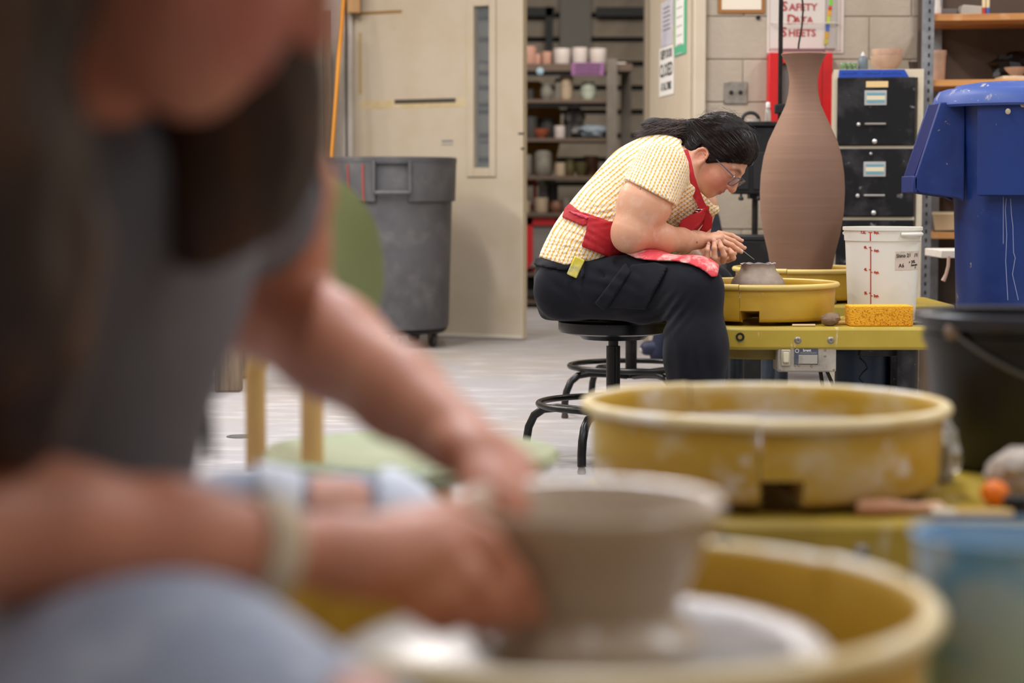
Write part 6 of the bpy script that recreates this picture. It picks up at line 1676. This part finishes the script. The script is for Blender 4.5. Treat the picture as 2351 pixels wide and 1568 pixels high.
patch([(858, 1050), (1060, 1050), (1060, 1250), (858, 1250)], 1.70, 1.92, 'faded_lit_patch', faded_lit, 2450)
patch([(755, 1545), (830, 1500), (930, 1560), (900, 1700), (740, 1700)], .90, 1.07, 'knee_skin', kn, 4100)
for sgn, (x, y) in enumerate(((-.06, 1.05), (-.07, 1.97))):
    m = Vox((x - .14, y - .07, -.002), (x + .2, y + .07, .16), .008)
    m.cap((x - .05, y, .045), (x + .11, y, .036), .042, .036, .03); m.cap((x - .04, y, .05), (x - .05, y, .11), .042, .048, .03)
    m.mesh('shoe', shoem, fp, D=np.maximum(m.D, .002 - m.ax[2][None, None, :]).astype(np.float32))
# hair
hb = M('brown_hair', (52, 31, 14), .5, var=[((84, 52, 25), 30, .5, .72, (1, 1, .2)), ((24, 15, 9), 18, .5, .7, (1, 1, .25))], bump=(60, .3, (1, 1, .2)))
W2 = Vox((-.62, .90, .62), (.04, 1.60, 1.30), .0075)
W2.ell(H2(.020, -.022), (.112, .112, .090), HM2, .02)
Xg, Yg, Zg = W2.ax[0][:, None, None], W2.ax[1][None, :, None], W2.ax[2][None, None, :]
q_ = [Xg - HO2[0], Yg - HO2[1], Zg - HO2[2]]
U_ = sum(q_[i] * hU2[i] for i in range(3)); F_ = sum(q_[i] * hF2_[i] for i in range(3)); R_ = sum(q_[i] * hR2_[i] for i in range(3))
D = np.maximum(W2.D, (F_ - .75 * U_ - .035) / 1.25)
W3 = Vox((-.62, .90, .62), (.04, 1.60, 1.30), .0075)
# near curtain of hair
W3.chain([H2(.02, -.05, .08), Pq(-60, 60, 1.10), Pq(-40, 350, 1.09), Pq(20, 650, 1.10), Pq(60, 960, 1.14)], [.05, .050, .045, .036, .024], .03)
W3.chain([Pq(100, 300, 1.10), Pq(130, 560, 1.12), Pq(120, 800, 1.14), Pq(60, 1000, 1.15)], [.022, .024, .020, .010], .02)
W3.chain([Pq(-40, 300, 1.12), Pq(-30, 700, 1.12), Pq(0, 980, 1.16)], [.05, .045, .03], .02)
# brow side fringe and far curtain, hanging past the chin
W3.chain([H2(.09, .03, .055), H2(.045, .062, .068), H2(.010, .078, .066), H2(-.012, .082, .060)], [.024, .018, .013, .006], .012)
W3.chain([H2(.02, .0, -.085), Pq(660, 60, 1.33), Pq(655, 200, 1.33), Pq(625, 330, 1.33), Pq(560, 440, 1.33), Pq(470, 545, 1.33)], [.035, .020, .024, .030, .034, .020], .025)
W3.chain([H2(-.01, -.03, -.08), Pq(500, 200, 1.33), Pq(500, 330, 1.33)], [.04, .04, .04], .025)
W3.chain([Pq(600, 370, 1.33), Pq(480, 440, 1.33), Pq(440, 500, 1.33)], [.02, .028, .022], .025)
t_ = np.clip(.5 + .5 * (D - W3.D) / .02, 0, 1); D = D * (1 - t_) + W3.D * t_ - .02 * t_ * (1 - t_)
D = D + .003 * np.sin(160 * (Yg + .2 * Xg)) * np.sin(23 * (Zg + Xg))
W2.mesh('hair', hb, fp, D=D.astype(np.float32), smooth=1)
t = thing('stool_box', 'low wooden box seat beneath the thrower in grey jeans', 'stool', (-.50, 1.46, 0))
MB().bx((-.16, -.19, .36), (.14, .19, .39)).build('seat', wood, t, bev=.004)
for x in (-.14, .09):
    for y in (-.17, .13): MB().bx((x, y, 0), (x + .04, y + .04, .36)).build('leg', wood, t, bev=.003)

# ------------------------------------------------------------------ person far behind, almost hidden by the potter
BY_ = 9.1
def Q(px, py, dy=0.): return at(px, py, BY_ + dy)
qp = thing('person', 'person in navy trousers sitting far behind the potter, only knee and shoe showing', 'person', (Q(1650, 700)[0], BY_, 0))
nv = M('navy_trousers', (20, 26, 50), .8)
q = Vox(Q(1470, 830) * (1, 0, 0) + np.array((0, BY_ - .35, 0)), Q(1720, 300) * (1, 0, 0) + np.array((0, BY_ + .35, 1.25)), .009)
q.cap(Q(1620, 655, -.08), Q(1550, 690, -.10), .085, .07, .04); q.cap(Q(1550, 690, -.10), Q(1513, 812, -.12), .062, .045, .03)
q.cap(Q(1620, 655, .08), Q(1555, 690, .10), .085, .07, .04); q.cap(Q(1555, 690, .10), Q(1524, 806, .12), .062, .045, .03)
q.ell(Q(1630, 655), (.11, .16, .10), None, .04); q.cap(Q(1640, 640, -.02), Q(1684, 640, -.02), .05, .028, .03)
q.mesh('trousers', nv, qp, D=np.maximum(q.D, .05 - q.ax[2][None, None, :]).astype(np.float32))
q2 = Vox(q.lo, q.lo + q.h * (q.n - 1), q.h)
q2.cap(Q(1620, 630), Q(1590, 520), .11, .12, .05); q2.ell(Q(1582, 490), (.10, .17, .09), None, .05)
q2.cap(Q(1580, 490), Q(1570, 420), .05, .045, .03); q2.ell(Q(1566, 395), (.085, .07, .10), None, .03); q2.cap(Q(1545, 395), Q(1540, 402), .02, .014, .02)
q2.cap(Q(1585, 490, -.17), Q(1575, 580, -.2), .045, .038, .02); q2.cap(Q(1575, 580, -.2), Q(1560, 660, -.12), .036, .028, .02)
q2.cap(Q(1585, 490, .17), Q(1575, 580, .2), .045, .038, .02); q2.cap(Q(1575, 580, .2), Q(1560, 660, .12), .036, .028, .02)
q2.mesh('body', skin, qp)
q3 = Vox(q.lo, q.lo + q.h * (q.n - 1), q.h)
q3.cap(Q(1620, 632), Q(1590, 520), .118, .128, .05); q3.ell(Q(1582, 492), (.107, .177, .095), None, .05)
q3.mesh('shirt', M('slate_shirt', (70, 78, 96), .8), qp)
q4 = Vox(q.lo, q.lo + q.h * (q.n - 1), q.h)
q4.ell(Q(1572, 385), (.09, .078, .09), None, .03)
q4.mesh('hair', hairm, qp)
for dy, px in ((-.12, 1506), (.12, 1520)):
    c = Q(px, 818, dy); fz = c[2]; m = Vox((c[0] - .2, c[1] - .06, fz - .002), (c[0] + .1, c[1] + .06, fz + .12), .008)
    m.cap((c[0] + .02, c[1], fz + .042), (c[0] - .04, c[1], fz + .036), .038, .034, .03)
    so2 = m.mesh('shoe', M('navy_shoe', (26, 32, 58), .6), qp, D=np.maximum(m.D, fz + .004 - m.ax[2][None, None, :]).astype(np.float32))
    tm = MB().ball((c[0] - .062, c[1], fz + .03), .02, 10, (.7, 1.1, .8)); pmesh(tm, 'toe_cap', M('toe_cap', (170, 166, 160), .6), qp)
t = thing('box_seat', 'small wooden box seat under the person far behind', 'stool', (Q(1628, 700)[0], BY_, 0))
MB().bx((-.08, -.2, .31), (.08, .2, .335)).build('seat', wood, t, bev=.004)
for y in (-.19, .17): MB().bx((-.07, y, 0), (.07, y + .02, .31)).build('leg', wood, t)
